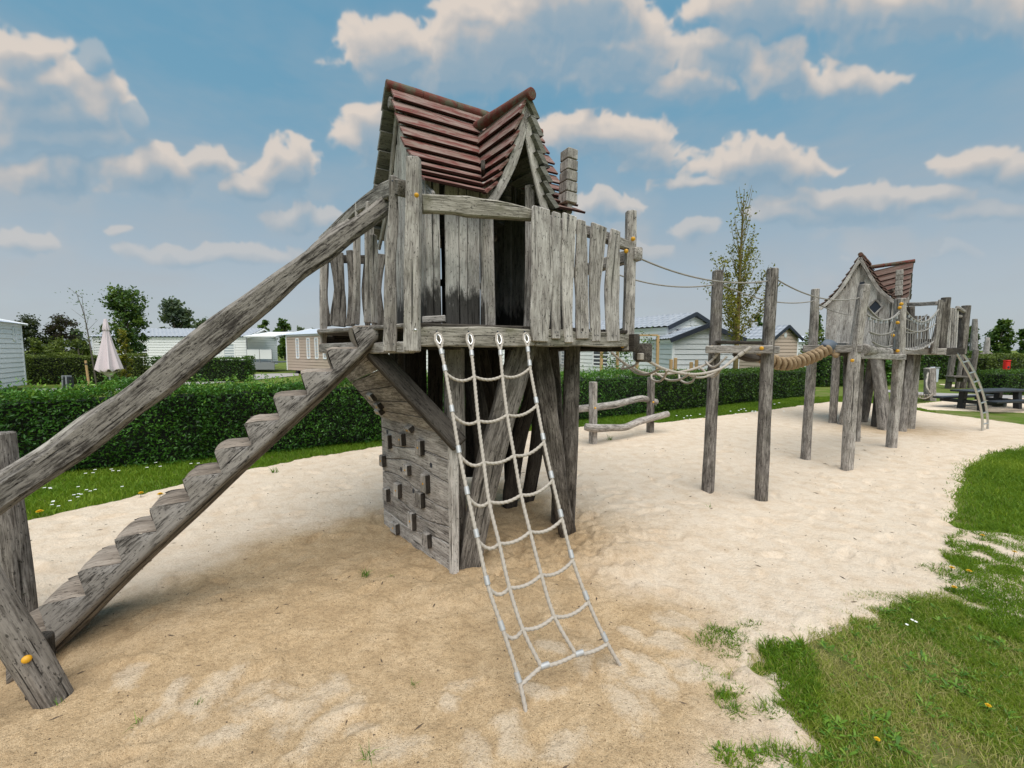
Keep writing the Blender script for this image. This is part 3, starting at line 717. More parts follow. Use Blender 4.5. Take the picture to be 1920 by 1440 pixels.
sprig(1143, 826, .12, 18, 'leafy weed in the sand before the balance logs')
sprig(1375, 1335, .06, 26, 'spreading weed at the ragged edge of the near grass')
sprig(1352, 1306, .045, 34, 'upright weed left of the ragged grass edge')
sprig(1005, 1192, .03, 8, 'tiny sprig behind the bottom of the rope net')
sprig(1330, 952, .06, 8, 'yellowish sprig in front of the bridge posts')

def dandelion(px, py, hgt, r, label):
    p = G(px, py); root = thing('dandelion', label, 'flower', (p.x, p.y, 0), 'yellow dandelions'); h = hgt
    mb = MB(); tube(mb, [p, p + V((.004, 0, h))], .0022, 5, .02); mb.build('stem', M['weed'], root)
    mb = MB(); c = p + V((.004, 0, h)); n = 26; vs = []; f = []
    for k, (rr, zz) in enumerate(((1, .0), (.72, .25), (.4, .4))):
        for i in range(n):
            a = 2 * math.pi * (i + .5 * k) / n; b0 = V((math.cos(a), math.sin(a), 0)); t_ = V((-math.sin(a), math.cos(a), 0)); L = r * rr * R.uniform(.85, 1.1)
            j = len(vs); vs += [c + t_ * .0008, c - t_ * .0008, c + b0 * L * .8 - t_ * r * .12 + V((0, 0, r * zz)), c + b0 * L * .8 + t_ * r * .12 + V((0, 0, r * zz)), c + b0 * L + V((0, 0, r * zz))]
            f += [(j, j + 1, j + 2, j + 4), (j, j + 4, j + 3)]
    mb.add([tuple(v) for v in vs], f); mb.build('flower_head', M['flower'], root, smooth=False)
    return root
for px, py, h, r, lb in [(1787, 1108, .05, .016, 'open dandelion at the tip of the lower grass'), (1783, 1068, .04, .017, 'dandelion at the left end of the grass tongue'), (1815, 1074, .04, .016, 'dandelion on the middle of the grass tongue'),
        (1850, 1328, .03, .012, 'half closed dandelion in the near grass'), (1642, 1392, .03, .011, 'small dandelion low in the near grass'), (1840, 1008, .05, .016, 'dandelion in the thin grass above the tongue'), (1900, 1040, .05, .015, 'dandelion near the right edge in thin grass'),
        (74, 962, .05, .03, 'dandelion at the sand edge under the handrail'), (264, 928, .06, .026, 'left one of two dandelions on the verge behind the stair'), (300, 930, .06, .03, 'right one of two dandelions on the verge behind the stair')]:
    dandelion(px, py + 6, h, r, lb)
def daisies():
    q = np.random.default_rng(77); V_ = []; F_ = []; k = 0
    for (px, py, n, sx, sy) in [(150, 930, 12, 30, 6), (110, 950, 5, 14, 6), (170, 893, 3, 10, 3), (215, 890, 3, 8, 2), (300, 880, 3, 20, 5), (1400, 775, 12, 40, 4), (1290, 785, 8, 25, 4), (1470, 765, 8, 35, 4), (385, 878, 3, 10, 3), (1705, 1180, 3, 14, 6)]:
        for i in range(n):
            p = G(px + q.normal(0, sx), py + q.normal(0, sy)); r = .003 + .0026 * p.y
            for j in range(6): a = 6.283 * j / 6; V_.append((p.x + r * math.cos(a), p.y + r * math.sin(a), .05 + r * .25 * (j % 2)))
            F_.append([k + j for j in range(6)]); k += 6
    o = npmesh('daisies', np.array(V_), np.array(F_), M['daisy']); prop(o, 'white daisies sprinkled over the grass verge', 'daisies', None, 'stuff')
daisies()

def debris():
    q = np.random.default_rng(91); V_ = []; F_ = []; k = 0
    for i in range(900):
        y = 1.35 * math.exp(q.uniform(0, 1.75)); x = q.uniform(-1.25, 1.1) * y
        if poly_sd(np.array([x]), np.array([y]), SAND)[0] > -.15: continue
        z = float(sand_height(np.array([x]), np.array([y]))[0]) + .004; r = q.uniform(.0015, .0045) * (1 + .12 * y); L = r * q.choice([1, 1, 1.5, 5]); a = q.uniform(0, 6.3); c, s_ = math.cos(a), math.sin(a)
        for dx, dy, dz in ((L, 0, .3), (0, r, .2), (-L, 0, .3), (0, -r, .2), (0, 0, 1.2)): V_.append((x + dx * c - dy * s_, y + dx * s_ + dy * c, z + dz * r))
        F_ += [(k, k + 1, k + 4), (k + 1, k + 2, k + 4), (k + 2, k + 3, k + 4), (k + 3, k, k + 4)]; k += 5
    o = npmesh('twigs_and_pebbles', np.array(V_), np.array(F_), M['debris']); prop(o, 'tiny dark twigs and pebbles lying on the sand', 'debris', None, 'stuff')
debris()

# ------------------------------------------------------------------ the crooked playhouse on a deck
def pl(pts, z):  # piecewise-linear lookup of x at height z, pts sorted by falling z
    for (z0, a), (z1, b) in zip(pts, pts[1:]):
        if z <= z0 and z >= z1: return a + (b - a) * (z0 - z) / (z0 - z1)
    return pts[0][1] if z > pts[0][0] else pts[-1][1]

def build_house(root, Rl, phi, dz=0.0, kq=1.0, QD=.86, chim=((1.235, .75, 2.745), (1.25, .745, 3.24)), bold=False, dzr=0.0, rm='red'):
    u = V((math.cos(phi), math.sin(phi), 0)); w = V((-math.sin(phi), math.cos(phi), 0)); O = V((Rl[0], Rl[1], 0))
    def H(s, q, z): return O + u * s - w * (q * kq) + V((0, 0, z + dz))
    MAIN = [(3.75, 0.0), (3.60, .085), (3.43, .185), (3.25, .300), (3.08, .410), (2.95, .53), (2.85, .64), (2.77, .74), (2.705, .83)]
    GL = [(3.47, .768), (3.28, .715), (3.10, .655), (2.95, .590), (2.84, .53), (2.77, .48), (2.71, .445)]
    GR = [(3.47, .782), (3.28, .830), (3.10, .870), (2.95, .910), (2.84, .945), (2.77, .97), (2.705, 1.0)]
    SR = [(3.75, 1.453), (3.3, 1.43), (2.705, 1.345)]
    skew = lambda q: (q - .82) * .104
    qm = lambda z: pl(MAIN, z); sr = lambda z: pl(SR, z)
    gl = lambda z, q: pl(GL, z) + skew(q); gr = lambda z, q: pl(GR, z) + skew(q)
    zs = [3.735]; steps = [.138, .132, .128, .122, .116, .108, .098, .085, .072, .058]
    for d in steps:
        if zs[-1] - d > 2.695: zs.append(zs[-1] - d)
    zs[-1] = 2.708
    mb = MB()
    def course(za, zb, fa, fb, lift, th, m_top=0, flip=False):
        """one course of shingle board: fa/fb = (start, end) points of the upper / lower edge"""
        a0, a1 = fa; b0, b1 = fb; n = (a1 - a0).cross(b0 - a0).normalized()
        if n.z < 0: n = -n
        up0 = .006; off = roff(); L = (a1 - a0).length; vs = []; gs = []
        nseg = max(2, int(L / .12)); j0, j1 = R.uniform(-.012, .012), R.uniform(-.012, .012); dirL = (b1 - b0).normalized()
        for i in range(nseg + 1):
            t = i / nseg; pa = a0.lerp(a1, t); pb = b0.lerp(b1, t) + dirL * (j0 * (1 - t) + j1 * t) * (1 if i in (0, nseg) else 0)
            pa = pa + dirL * (j0 * (1 - t) + j1 * t) * (1 if i in (0, nseg) else 0)
            wv = .004 * mnoise.noise(V((off.x, t * L * 4, 0)))
            d = (pb - pa).normalized(); pb = pb + d * (.012 + wv); lf = lift + wv
            for p, k in ((pa, up0), (pb, lf), (pb, lf - th), (pa, up0 - th)): vs.append(p + n * k)
            W = (pb - pa).length
            for k in (0, W, W + .02, .02): gs.append((k + off.x, off.y, t * L + off.z))
        f = []; mm = []
        for i in range(nseg):
            k = i * 4
            for e, m in ((0, 0), (1, 2), (2, 1), (3, 1)):
                q = (k + e, k + (e + 1) % 4, k + 4 + (e + 1) % 4, k + 4 + e); f.append(q[::-1]); mm.append(m)
        f.append((0, 1, 2, 3)); f.append(tuple(nseg * 4 + i for i in (3, 2, 1, 0))); mm += [m_top, m_top]
        mb.add([tuple(v) for v in vs], f, gs, mm)
    for i in range(len(zs) - 1):
        za, zb = zs[i], zs[i + 1]; lift = .040; th = .018; qa, qb = qm(za), qm(zb)
        if za <= 3.50:
            ea, eb = gl(za, qa), gl(zb, qb)
            course(za, zb, (H(-.02, qa, za), H(ea, qa, za)), (H(-.02, qb, zb), H(eb, qb, zb)), lift, th)
            course(za, zb, (H(gr(za, qa), qa, za), H(sr(za), qa, za)), (H(gr(zb, qb), qb, zb), H(sr(zb), qb, zb)), lift, th)
            # dormer slopes, from the valley out to the front
            course(za, zb, (H(gl(za, qa), qa, za), H(gl(za, QD), QD, za + dzr)), (H(gl(zb, qb), qb, zb), H(gl(zb, QD), QD, zb + dzr)), lift, th)
            course(za, zb, (H(gr(za, qa), qa, za), H(gr(za, QD), QD + .015, za + dzr)), (H(gr(zb, qb), qb, zb), H(gr(zb, QD), QD + .015, zb + dzr)), .060, .046, 1)
        else:
            course(za, zb, (H(-.02, qa, za), H(sr(za), qa, za)), (H(-.02, qb, zb), H(sr(zb), qb, zb)), lift, th)
        bs = -.02 if bold else -.07; course(za, zb, (H(bs, -qa, za), H(sr(za), -qa, za)), (H(bs, -qb, zb), H(sr(zb), -qb, zb)), lift if bold else .060, th if bold else .042, 0 if bold else 1)
    roof = mb.build('roof', [M[rm], M['under'], M['rededge']], root, 25)
    # ridge timbers, in lengths butted end to end
    def ridge(a, b, n, r):
        for i in range(n):
            m_ = MB(); p = a.lerp(b, i / n); q = a.lerp(b, (i + .985) / n); log(m_, [p, q], r * R.uniform(.96, 1.06), 12, .05, .06, 0, .3); m_.build('ridge_cap', M['ridge'], roof)
    ridge(H(-.05, 0, 3.745), H(1.475, 0, 3.745), 5, .045)
    ridge(H(.785 + (QD - .86) * .1, QD + .04, 3.475 + dzr), H(.70, .12, 3.56), 3, .042)
    # barge boards under the roof edges
    def barge(pts, wd, n='barge_board'):
        m_ = MB(); board(m_, pts, wd, .068, .024, .004); return m_.build(n, M['light'], root)
    for s_ in (-.035 if bold else .045, None):
        for sg in (1, -1):
            pts = [H((s_ if s_ is not None else sr(z) - .07), sg * (q - .01), z - .075) for z, q in MAIN[::2]]
            barge(pts, w * sg + V((0, 0, .6)))
    barge([H(pl(GL, z) + .03, QD - .03, z - .05) for z, q in GL[::2]] , u + V((0, 0, -.5)))
    barge([H(pl(GR, z) - .03, QD - .03, z - .05) for z, q in GR[::2]], u + V((0, 0, .5)))
    # board walls
    def wallset(name, mat, pos, s0, s1, zb, ztop, nrm, gaps=(.004, .010), wmin=.055, wmax=.11, t=.022):
        mat = M['light'] if bold and mat is M['house'] else mat; mb = MB(); s = s0
        while s < s1 - .02:
            ww = min(R.uniform(wmin, wmax), s1 - s); c = s + ww / 2
            zt = ztop(c); p0 = pos(c, zb); p1 = pos(c, zt); d = (pos(c + .01, zb) - pos(c, zb)).normalized()
            board(mb, [p0 + V(nrm) * R.uniform(-.006, .006), p1], d, ww - R.uniform(*gaps), t, .003, .12); s += ww
        return mb.build(name, mat, root)
    FL = 1.775
    tf = lambda s: 2.78
    wallset('front_wall', M['house'], lambda s, z: H(s, .70, z), .02, .15, FL, tf, -w)
    wallset('front_wall', M['house'], lambda s, z: H(s, .685, z), .175, .50, FL, tf, -w)
    mb = MB(); log(mb, [H(.535, .70, FL), H(.525, .705, 2.3), H(.515, .70, 2.85)], .042, 10, .07, .12, .3); log(mb, [H(.885, .70, FL), H(.895, .705, 2.4), H(.89, .70, 2.9)], .040, 10, .07, .12, .3)
    mb.build('door_post', M['mid'], root)
    wallset('front_wall', M['house'], lambda s, z: H(s, .69, z), .925, 1.28, FL, lambda s: 2.76, -w)
    gz = lambda q: min(3.68, _mainz(abs(q)) - .085)
    def _mainz(q):
        for (z0, a), (z1, b) in zip(MAIN, MAIN[1:]):
            if a <= q <= b: return z0 + (z1 - z0) * (q - a) / (b - a)
        return MAIN[-1][0]
    wallset('gable_wall', M['house'], lambda q, z: H(.07, q, z), -.66, .67, FL, gz, u, wmin=.09, wmax=.17, gaps=(.012, .020) if bold else (.004, .010))
    wallset('gable_wall', M['house'], lambda q, z: H(1.27, q, min(z, 3.3)), -.66, .66, FL, gz, u, wmin=.09, wmax=.17)
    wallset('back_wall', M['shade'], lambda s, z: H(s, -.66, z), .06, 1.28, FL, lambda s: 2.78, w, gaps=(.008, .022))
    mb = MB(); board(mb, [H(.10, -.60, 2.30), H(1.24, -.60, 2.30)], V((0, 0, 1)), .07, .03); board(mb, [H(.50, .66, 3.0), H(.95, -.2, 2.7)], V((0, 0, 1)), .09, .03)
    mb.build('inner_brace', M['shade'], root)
    mb = MB(); log(mb, [H(-.03, 0, 3.62), H(.14, 0, 3.62)], .045, 8, .05, .08, .6); mb.build('purlin_end', M['mid'], root)
    if bold:   # diamond window, square hole and strut on the gable of the far house
        mb = MB(); c = H(.045, .36, 2.62)
        for a_, b_ in (((0, .16), (.12, 0)), ((.12, 0), (0, -.16)), ((0, -.16), (-.12, 0)), ((-.12, 0), (0, .16))):
            board(mb, [c - w * a_[0] + V((0, 0, a_[1])), c - w * b_[0] + V((0, 0, b_[1]))], u, .03, .035, .001, .2)
        wf = mb.build('window', M['light'], root); mb = MB(); mb.add([tuple(c - w * a_ + V((0, 0, b_)) + u * .005) for a_, b_ in ((0, .15), (-.11, 0), (0, -.15), (.11, 0))], [(0, 1, 2, 3)]); mb.build('pane', M['navy'], wf, smooth=False)
        mb = MB(); c = H(.05, .06, 3.12); board(mb, [c - V((0, 0, .05)), c + V((0, 0, .05))], w, .08, .02, .001, .2); mb.build('vent_hole', M['navy'], root)
    # a timber chimney of grooved blocks leaning on the right end of the roof
    mb = MB(); b0 = H(*chim[0]); top = H(*chim[1]); ax = top - b0
    board(mb, [b0 - ax * .04, b0 + ax * .12], u, .055, .07, .002)
    for i in range(5):
        a0 = .12 + i * .176; board(mb, [b0 + ax * a0, b0 + ax * (a0 + .170)], u, .118 - .004 * i, .115, .003, .05, .007)
    ch = mb.build('chimney', M['mid'], root)
    return H

def caps(spots, parent, name='bolt_cap', mat=None, r=.021):
    for p, n in spots:
        mb = MB(); dome(mb, p, n, r, r * .55); mb.build(name, mat or M['yellow'], parent)

FL1 = 1.77
F1 = V((-.62, 2.60, FL1)); F2 = V((.15, 2.92, FL1)); F3 = V((1.02, 3.66, FL1)); B1 = V((.42, 4.60, FL1)); B2 = V((-.75, 5.0, FL1)); B3 = V((-1.86, 4.12, FL1)); L1 = V((-1.56, 3.42, FL1))
tower = thing('playhouse_tower', 'nearest grey timber playhouse tower with climbing wall under its deck', 'playhouse', (.0, 3.5, 0))
def build_tower():
    T = tower; house = build_house(T, (-.983, 3.60), rad(30))
    poly = [F1, F2, F3, B1, B2, B3, L1]; dn = V((0, 0, -1))
    # deck planks clipped to the deck outline
    mb = MB(); A = V((-.62, 2.60, 0)); du = V((.88, .475, 0)).normalized(); dv = V((-du.y, du.x, 0)); k = -.4
    P2 = [(p.x, p.y) for p in poly]
    while k < 2.9:
        o = A + dv * (k + .06); ts = []
        for i in range(len(P2)):
            a = V((*P2[i], 0)) - o; b = V((*P2[(i + 1) % len(P2)], 0)) - o; ya, yb = a.dot(dv), b.dot(dv)
            if (ya > 0) != (yb > 0): t = ya / (ya - yb); ts.append((a.lerp(b, t)).dot(du))
        if len(ts) >= 2: board(mb, [o + du * (min(ts) + .01) + V((0, 0, FL1 - .018)), o + du * (max(ts) - .01) + V((0, 0, FL1 - .018))], dv, .112, .03, .002, .3)
        k += .12
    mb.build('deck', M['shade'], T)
    def beam(name, a, b, z, w, t, mat='mid', ext=0.0, out=0.0):
        d = (b - a).normalized(); n = V((d.y, -d.x, 0)); mb = MB()
        a2 = V((a.x, a.y, z)) - d * ext + n * out; b2 = V((b.x, b.y, z)) + d * ext + n * out
        board(mb, [a2, b2], V((0, 0, 1)), w, t, .006, .1, .008); return mb.build(name, M[mat], T)
    beam('fascia_beam', F1, F2, FL1 - .085, .125, .06, 'mossy'); beam('fascia_beam', F2, F3, FL1 - .085, .125, .06, 'mossy')
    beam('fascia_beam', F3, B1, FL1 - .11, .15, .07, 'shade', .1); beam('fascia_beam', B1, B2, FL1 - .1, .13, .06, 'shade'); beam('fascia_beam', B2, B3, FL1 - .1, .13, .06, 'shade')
    beam('fascia_beam', B3, L1, FL1 - .02, .03, .06, 'mid'); beam('fascia_beam', L1, F1, FL1 - .02, .03, .06, 'mid'); beam('fascia_beam', L1, F1, FL1 - .155, .075, .05, 'mid')
    # joists under the deck
    mb = MB()
    for t in (.15, .4, .65, .9):
        a = L1.lerp(F2, t) if False else F1.lerp(F3, t); b = B3.lerp(B1, t); board(mb, [a + V((0, .1, -.10)), b + V((0, -.1, -.10))], V((0, 0, 1)), .14, .07, .004, .3)
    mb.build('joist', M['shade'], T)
    # the two front corner posts
    mb = MB(); log(mb, [D(773, 659, 2.56), D(775, 480, 2.57), D(776, 298, 2.58)], [.054, .052, .044], 12, .05, .09, .55); p1 = mb.build('corner_post', M['mid'], T)
    caps([(D(781, 366, 2.505), toward_cam(D(781, 366, 2.5)))], p1, r=.014); caps([(D(779, 619, 2.495), toward_cam(D(779, 619, 2.5)))], p1, 'bolt_head', M['steel'], .010)
    mb = MB(); log(mb, [D(1177, 657, 3.66), D(1181, 520, 3.68), D(1183, 397, 3.70)], [.052, .05, .046], 12, .05, .10, .3); p3 = mb.build('corner_post', M['mid'], T)
    for x, y in ((1187, 448), (1174, 471), (1167, 648)): caps([(D(x, y, 3.612), toward_cam(D(x, y, 3.6)))], p3, r=.019)
    # top rails
    def rail(pts, w, t, mat='mid', wav=.008): mb = MB(); board(mb, pts, V((0, 0, 1)), w, t, wav, .08, .01, lump=.01); return mb.build('rail', M[mat], T)
    rail([D(788, 381, 2.64), D(850, 386, 2.73), D(905, 391, 2.80), D(1002, 404, 2.93)], [.112, .10, .125, .10, .075], .06, 'mossy', .014)
    rail([D(1000, 410, 2.98), D(1090, 430, 3.29), D(1178, 460, 3.68)], .085, .05)
    rr = D(1199, 475, 3.63); rl = D(1078, 512, 4.55); rail([rr, rl], .105, .085, 'mid')
    mb = MB(); board(mb, [D(1207, 661, 3.66), D(1200, 660, 4.3)], V((0, 0, 1)), .16, .14, .004, .1, .01); mb.build('bearer_beam', M['dark'], T)
    # pickets: front right run (column at top, width, top row, bottom row)
    mb = None
    def picket(px0, px1, wt, wm, wb, yt, yb, Y, mat='light', nails=True, bow=0, yaw=None):
        a = D(px1, yb, Y); b = D(px0, yt, Y); k = Y / F_PX; mb = MB(); mid = a.lerp(b, .5) + V((bow * 1.6 * k, 0, 0))
        d = yaw or V((.76, .65, 0)); fs = 1 / max(.35, abs(V((d.x, d.y, 0)).normalized().dot(V((b.y, -b.x, 0)).normalized())))
        board(mb, [a, mid, b], d, [wb * k * fs, (wb + wm) / 2 * k * fs, wm * k * fs, (wt + wm) / 2 * k * fs, wt * k * fs], .026, .011, .06, .007)
        o = mb.build('picket', M[mat], T); n = V((d.y, -d.x, 0)).normalized()
        if nails:
            mb = MB()
            for e, yy in ((b, -.035), (a, .05)):
                for sg in (-.28, .28): dome(mb, e + V((0, 0, yy)) + d.normalized() * sg * (wt if e is b else wb) * k + n * .0125, n, .0055, .0015, 8)
            mb.build('nail_heads', M['navy'], o)
        return o
    for px0, px1, wt, wm, wb, yt, yb, b in [(1014, 1012, 30, 40, 28, 389, 641, 2), (1042, 1041, 15, 15, 13, 398, 636, 0), (1067, 1065, 25, 20, 15, 402, 643, -2), (1091, 1092, 14, 24, 22, 413, 636, -1), (1124, 1116, 29, 19, 15, 422, 641, -3), (1154, 1149, 16, 26, 23, 431, 641, -3)]:
        q = online((px0 + px1) / 2, F2, F3); picket(px0, px1, wt, wm, wb, yt, yb, q.y - .052, bow=b)
    # left edge pickets, and the taller one beside the corner post
    picket(739, 731, 13, 20, 25, 330, 660, 2.66, 'light', yaw=V((.9, .35, 0)), bow=-1)
    wv = V((-.74, .67, 0))
    for px0, px1, w0, w1, yt, yb, Y in [(693, 691, 10, 14, 379, 606, 3.02), (671, 668, 9, 11, 380, 609, 3.16), (606, 606, 9, 10, 445, 645, 3.50)]: picket(px0, px1, w0, w1, w1, yt, yb, Y, 'light', False, yaw=V((.5, .86, 0)))
    picket(702, 701, 9, 12, 12, 440, 607, 2.95, 'light', False, yaw=V((.5, .86, 0)))
    # back railing seen from inside, its shade put into the dark board colour
    for px0, px1, wt, wm, wb, yt, yb in [(612, 614, 10, 9, 12, 470, 612), (632, 632, 25, 24, 28, 474, 612), (656, 656, 12, 13, 14, 469, 612), (690, 689, 7, 11, 9, 474, 612), (714, 711, 20, 18, 22, 476, 612)]:
        picket(px0, px1, wt, wm * (.8 if wm > 15 else 1.1), wb * 1.1, yt, yb, 4.1, 'dark', False, yaw=V((1, 0, 0)), bow=R.choice((-3, 3, 2)))
    rail([D(604, 484, 4.16), D(735, 488, 4.16)], .085, .03, 'shade')
    # rail of the left edge, rising to the corner post
    rail([D(603, 452, 3.52), D(640, 420, 3.3), D(668, 392, 3.18), D(700, 370, 3.0), D(737, 352, 2.73)], [.07, .095, .085, .10, .11], .05, 'mid')
    mb = MB(); board(mb, [D(744, 352, 2.72), D(758, 354, 2.62)], V((0, 0, 1)), .095, .075, .002, .05, .008); mb.build('beam_end', M['dark'], T)
    mb = MB(); log(mb, [D(793, 600, 2.86), D(835, 598, 2.86)], .026, 10, .04, .05, .2); mb.build('door_sill', M['mid'], T)
    # legs: upright logs and slanted half-logs of the crooked trunk
    def leg(pts, r, mat='dark', sq=.15, sides=14): mb = MB(); log(mb, pts, r, sides, .06, .08, sq, .2); return mb.build('leg', M[mat], T)
    def plankleg(pts, w, t, wd, mat='dark'): mb = MB(); board(mb, pts, wd, w, t, .012, .07, .016, lump=.012); return mb.build('leg', M[mat], T)
    g = lambda x, y, z=0: G(x, y, z)
    leg([g(856, 1062, -.15), D(853, 860, 2.98), D(852, 652, 3.0)], [.082, .078, .074], 'dark', .5)
    plankleg([g(872, 1095, -.12), D(915, 880, 2.98), D(955, 740, 3.10), D(985, 640, 3.22)], [.155, .19, .20, .17], .10, V((1, .35, 0)))
    l3 = None
    plankleg([g(1066, 1012, -.15), D(1050, 930, 3.50), D(1026, 770, 3.50), D(1008, 640, 3.48)], [.15, .16, .17, .17], .11, V((1, .2, 0)))
    leg([g(1064, 998, -.15), D(1069, 850, 3.66), D(1073, 640, 3.72)], [.066, .068, .072], 'dark', .1)
    leg([g(1042, 985, -.1), D(1046, 800, 3.95), D(1036, 640, 4.0)], .05, 'dark')
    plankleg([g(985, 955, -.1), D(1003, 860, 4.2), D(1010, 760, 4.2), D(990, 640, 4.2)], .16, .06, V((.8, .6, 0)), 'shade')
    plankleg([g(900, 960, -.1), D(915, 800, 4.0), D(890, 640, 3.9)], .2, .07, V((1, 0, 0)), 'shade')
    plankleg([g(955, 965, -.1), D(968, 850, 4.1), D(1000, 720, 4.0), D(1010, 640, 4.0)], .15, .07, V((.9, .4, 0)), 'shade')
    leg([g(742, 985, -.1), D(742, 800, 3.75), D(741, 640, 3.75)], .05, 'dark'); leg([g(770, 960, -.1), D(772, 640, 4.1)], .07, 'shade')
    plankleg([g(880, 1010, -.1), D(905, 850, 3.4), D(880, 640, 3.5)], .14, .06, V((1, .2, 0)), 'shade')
    # dark boarded shaft between the legs
    mb = MB()
    for i, (xa, xb) in enumerate([(735, 765), (766, 800), (801, 832), (834, 868), (870, 905), (906, 942), (944, 972)]):
        board(mb, [D((xa + xb) / 2, 900 - 6 * (i % 3), 4.3), D((xa + xb) / 2, 640, 4.3)], V((1, .1, 0)), (xb - xa) * 4.3 / F_PX * R.uniform(.9, .97), .03, .006, .15)
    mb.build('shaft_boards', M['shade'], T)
    # climbing wall: upright lower panel and overhanging upper panel
    A = V((-.43, 2.865, 0)); B = V((-1.17, 3.70, 0)); n = V((A.y - B.y, -(A.x - B.x), 0)).normalized()
    if n.dot(V((0, 0, EYE)) - A) < 0: n = -n
    ab = (B - A); L = ab.length; e = ab / L
    rows = [0.0, .16, .33, .49, .66, .82, 1.0]
    def zrow(i, t): return rows[i] + (.0 if i in (0, 6) else .028 * math.sin(3.1 * t + i * 1.7) + .02 * math.sin(7 * t + i))
    mb = MB(); N_ = 16
    for i in range(6):
        off = roff(); vs = []; gs = []
        for k in range(N_ + 1):
            t = k / N_; lo = zrow(i, t) + .003; hi = zrow(i + 1, t) - .003
            if i == 0: lo = .02 + .10 * math.sin(math.pi * min(1, t * 1.1)) * 0 - .03
            if i == 5: hi = 1.0 + .0 * t
            p = A + e * (L * t)
            for d_, z in ((.0, lo), (.004, lo + .005), (.004, hi - .005), (0, hi), (-.035, hi), (-.035, lo)): vs.append(p + n * d_ + V((0, 0, z))); gs.append((z + off.x, d_ + off.y, L * t + off.z))
        f = [(6 * k + j, 6 * k + (j + 1) % 6, 6 * k + 6 + (j + 1) % 6, 6 * k + 6 + j) for k in range(N_) for j in range(6)] + [(5, 4, 3, 2, 1, 0), tuple(6 * N_ + j for j in range(6))]
        mb.add([tuple(v) for v in vs], f, gs)
    board(mb, [A - e * .015 + n * (-.01) + V((0, 0, -.1)), A - e * .015 + n * (-.01) + V((0, 0, .99))], e, .05, .06)
    cw = mb.build('climbing_wall', M['light'], T); prop(cw, 'lower climbing wall of wavy boards with square holds')
    HOLD_DARK = (4, 5, 6)  # side faces of each hold that get the near-black wood
    def hold(px, py, wpx, hpx, par, P0, nn, dep=.05, cap=True, tilt=0.0):
        p = onplane(px, py, P0, nn); d = (p - V((0, 0, EYE))).length; k = d / F_PX * 1.06; side = nn.cross(V((0, 0, 1))).normalized(); up = side.cross(nn).normalized()
        mb = MB(); ww = wpx * k * 1.1; hh = hpx * k * .95; c = p + nn * (dep / 2)
        # wedge-shaped block: its outer face leans
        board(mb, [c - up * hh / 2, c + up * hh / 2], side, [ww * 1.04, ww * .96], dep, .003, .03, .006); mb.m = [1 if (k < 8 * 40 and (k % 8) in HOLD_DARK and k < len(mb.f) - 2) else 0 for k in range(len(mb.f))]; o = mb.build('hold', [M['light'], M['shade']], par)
        if cap: m2 = MB(); dome(m2, p + nn * (dep + .001), nn, .0085, .004); m2.build('bolt_cap', M['yellow'], par)
        else:
            m2 = MB()
            for sg in (-1, 1): dome(m2, p + nn * (dep + .001) + side * sg * ww * .22, nn, .004, .001, 8)
            m2.build('screw_hole', M['navy'], par)
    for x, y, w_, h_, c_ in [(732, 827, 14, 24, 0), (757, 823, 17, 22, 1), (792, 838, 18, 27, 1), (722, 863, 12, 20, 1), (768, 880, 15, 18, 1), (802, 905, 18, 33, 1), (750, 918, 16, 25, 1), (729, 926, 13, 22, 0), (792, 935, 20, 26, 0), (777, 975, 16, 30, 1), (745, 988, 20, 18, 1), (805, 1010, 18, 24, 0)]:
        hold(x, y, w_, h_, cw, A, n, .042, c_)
    m2 = MB()
    for x, y in ((753, 880), (809, 872), (776, 920), (727, 810)):
        p = onplane(x, y, A, n); dome(m2, p + n * .0045, n, .021, .001, 10)
    m2.build('finger_hole', M['navy'], cw)
    # overhanging panel
    A0 = A + V((0, 0, .99)); B0 = B + V((0, 0, .99)); B1_ = V((-1.45, 3.56, 1.40)); A1_ = V((-1.02, 2.98, 1.60))
    mb = MB(); nb = 5; nn = (B0 - A0).cross(A1_ - A0).normalized()
    if nn.z > 0: nn = -nn
    for i in range(nb):
        t0, t1 = i / nb + .006, (i + 1) / nb - .006; qd = [A0.lerp(A1_, t0), B0.lerp(B1_, t0), B0.lerp(B1_, t1), A0.lerp(A1_, t1)]
        off = roff(); vs = []; gs = []; m_ = 8
        for k in range(m_ + 1):
            s_ = k / m_; lo = qd[0].lerp(qd[1], s_); hi = qd[3].lerp(qd[2], s_)
            for p, d_ in ((lo, 0), (hi, 0), (hi, -.035), (lo, -.035)): vs.append(p + nn * d_); gs.append((off.x + (.1 if p is hi else 0), off.y + d_, off.z + s_))
        f = [(4 * k + j, 4 * k + (j + 1) % 4, 4 * k + 4 + (j + 1) % 4, 4 * k + 4 + j) for k in range(m_) for j in range(4)] + [(3, 2, 1, 0), tuple(4 * m_ + j for j in range(4))]
        mb.add([tuple(v) for v in vs], f, gs)
    ow = mb.build('climbing_wall', M['mid'], T); prop(ow, 'overhanging climbing panel under the deck, seen from below')
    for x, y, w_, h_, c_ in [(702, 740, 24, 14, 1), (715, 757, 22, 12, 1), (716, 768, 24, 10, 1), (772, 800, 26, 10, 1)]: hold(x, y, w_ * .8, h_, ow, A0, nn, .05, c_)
    m2 = MB()
    for x, y in ((664, 695), (676, 712), (722, 735), (690, 708), (735, 770)): dome(m2, onplane(x, y, A0, nn) + nn * .001, nn, .022, .001, 10)
    m2.build('finger_hole', M['navy'], ow)
    mb = MB(); d_ = (A1_ - A0).normalized(); board(mb, [A0 - d_ * .06 - nn * .0 + e * -.05, A1_ + d_ * .02 + e * -.05], e, .07, .12, .004, .08, .01); mb.build('wall_bearer', M['shade'], T)  # the shadow on this beam is painted in by the near-black wood
build_tower()

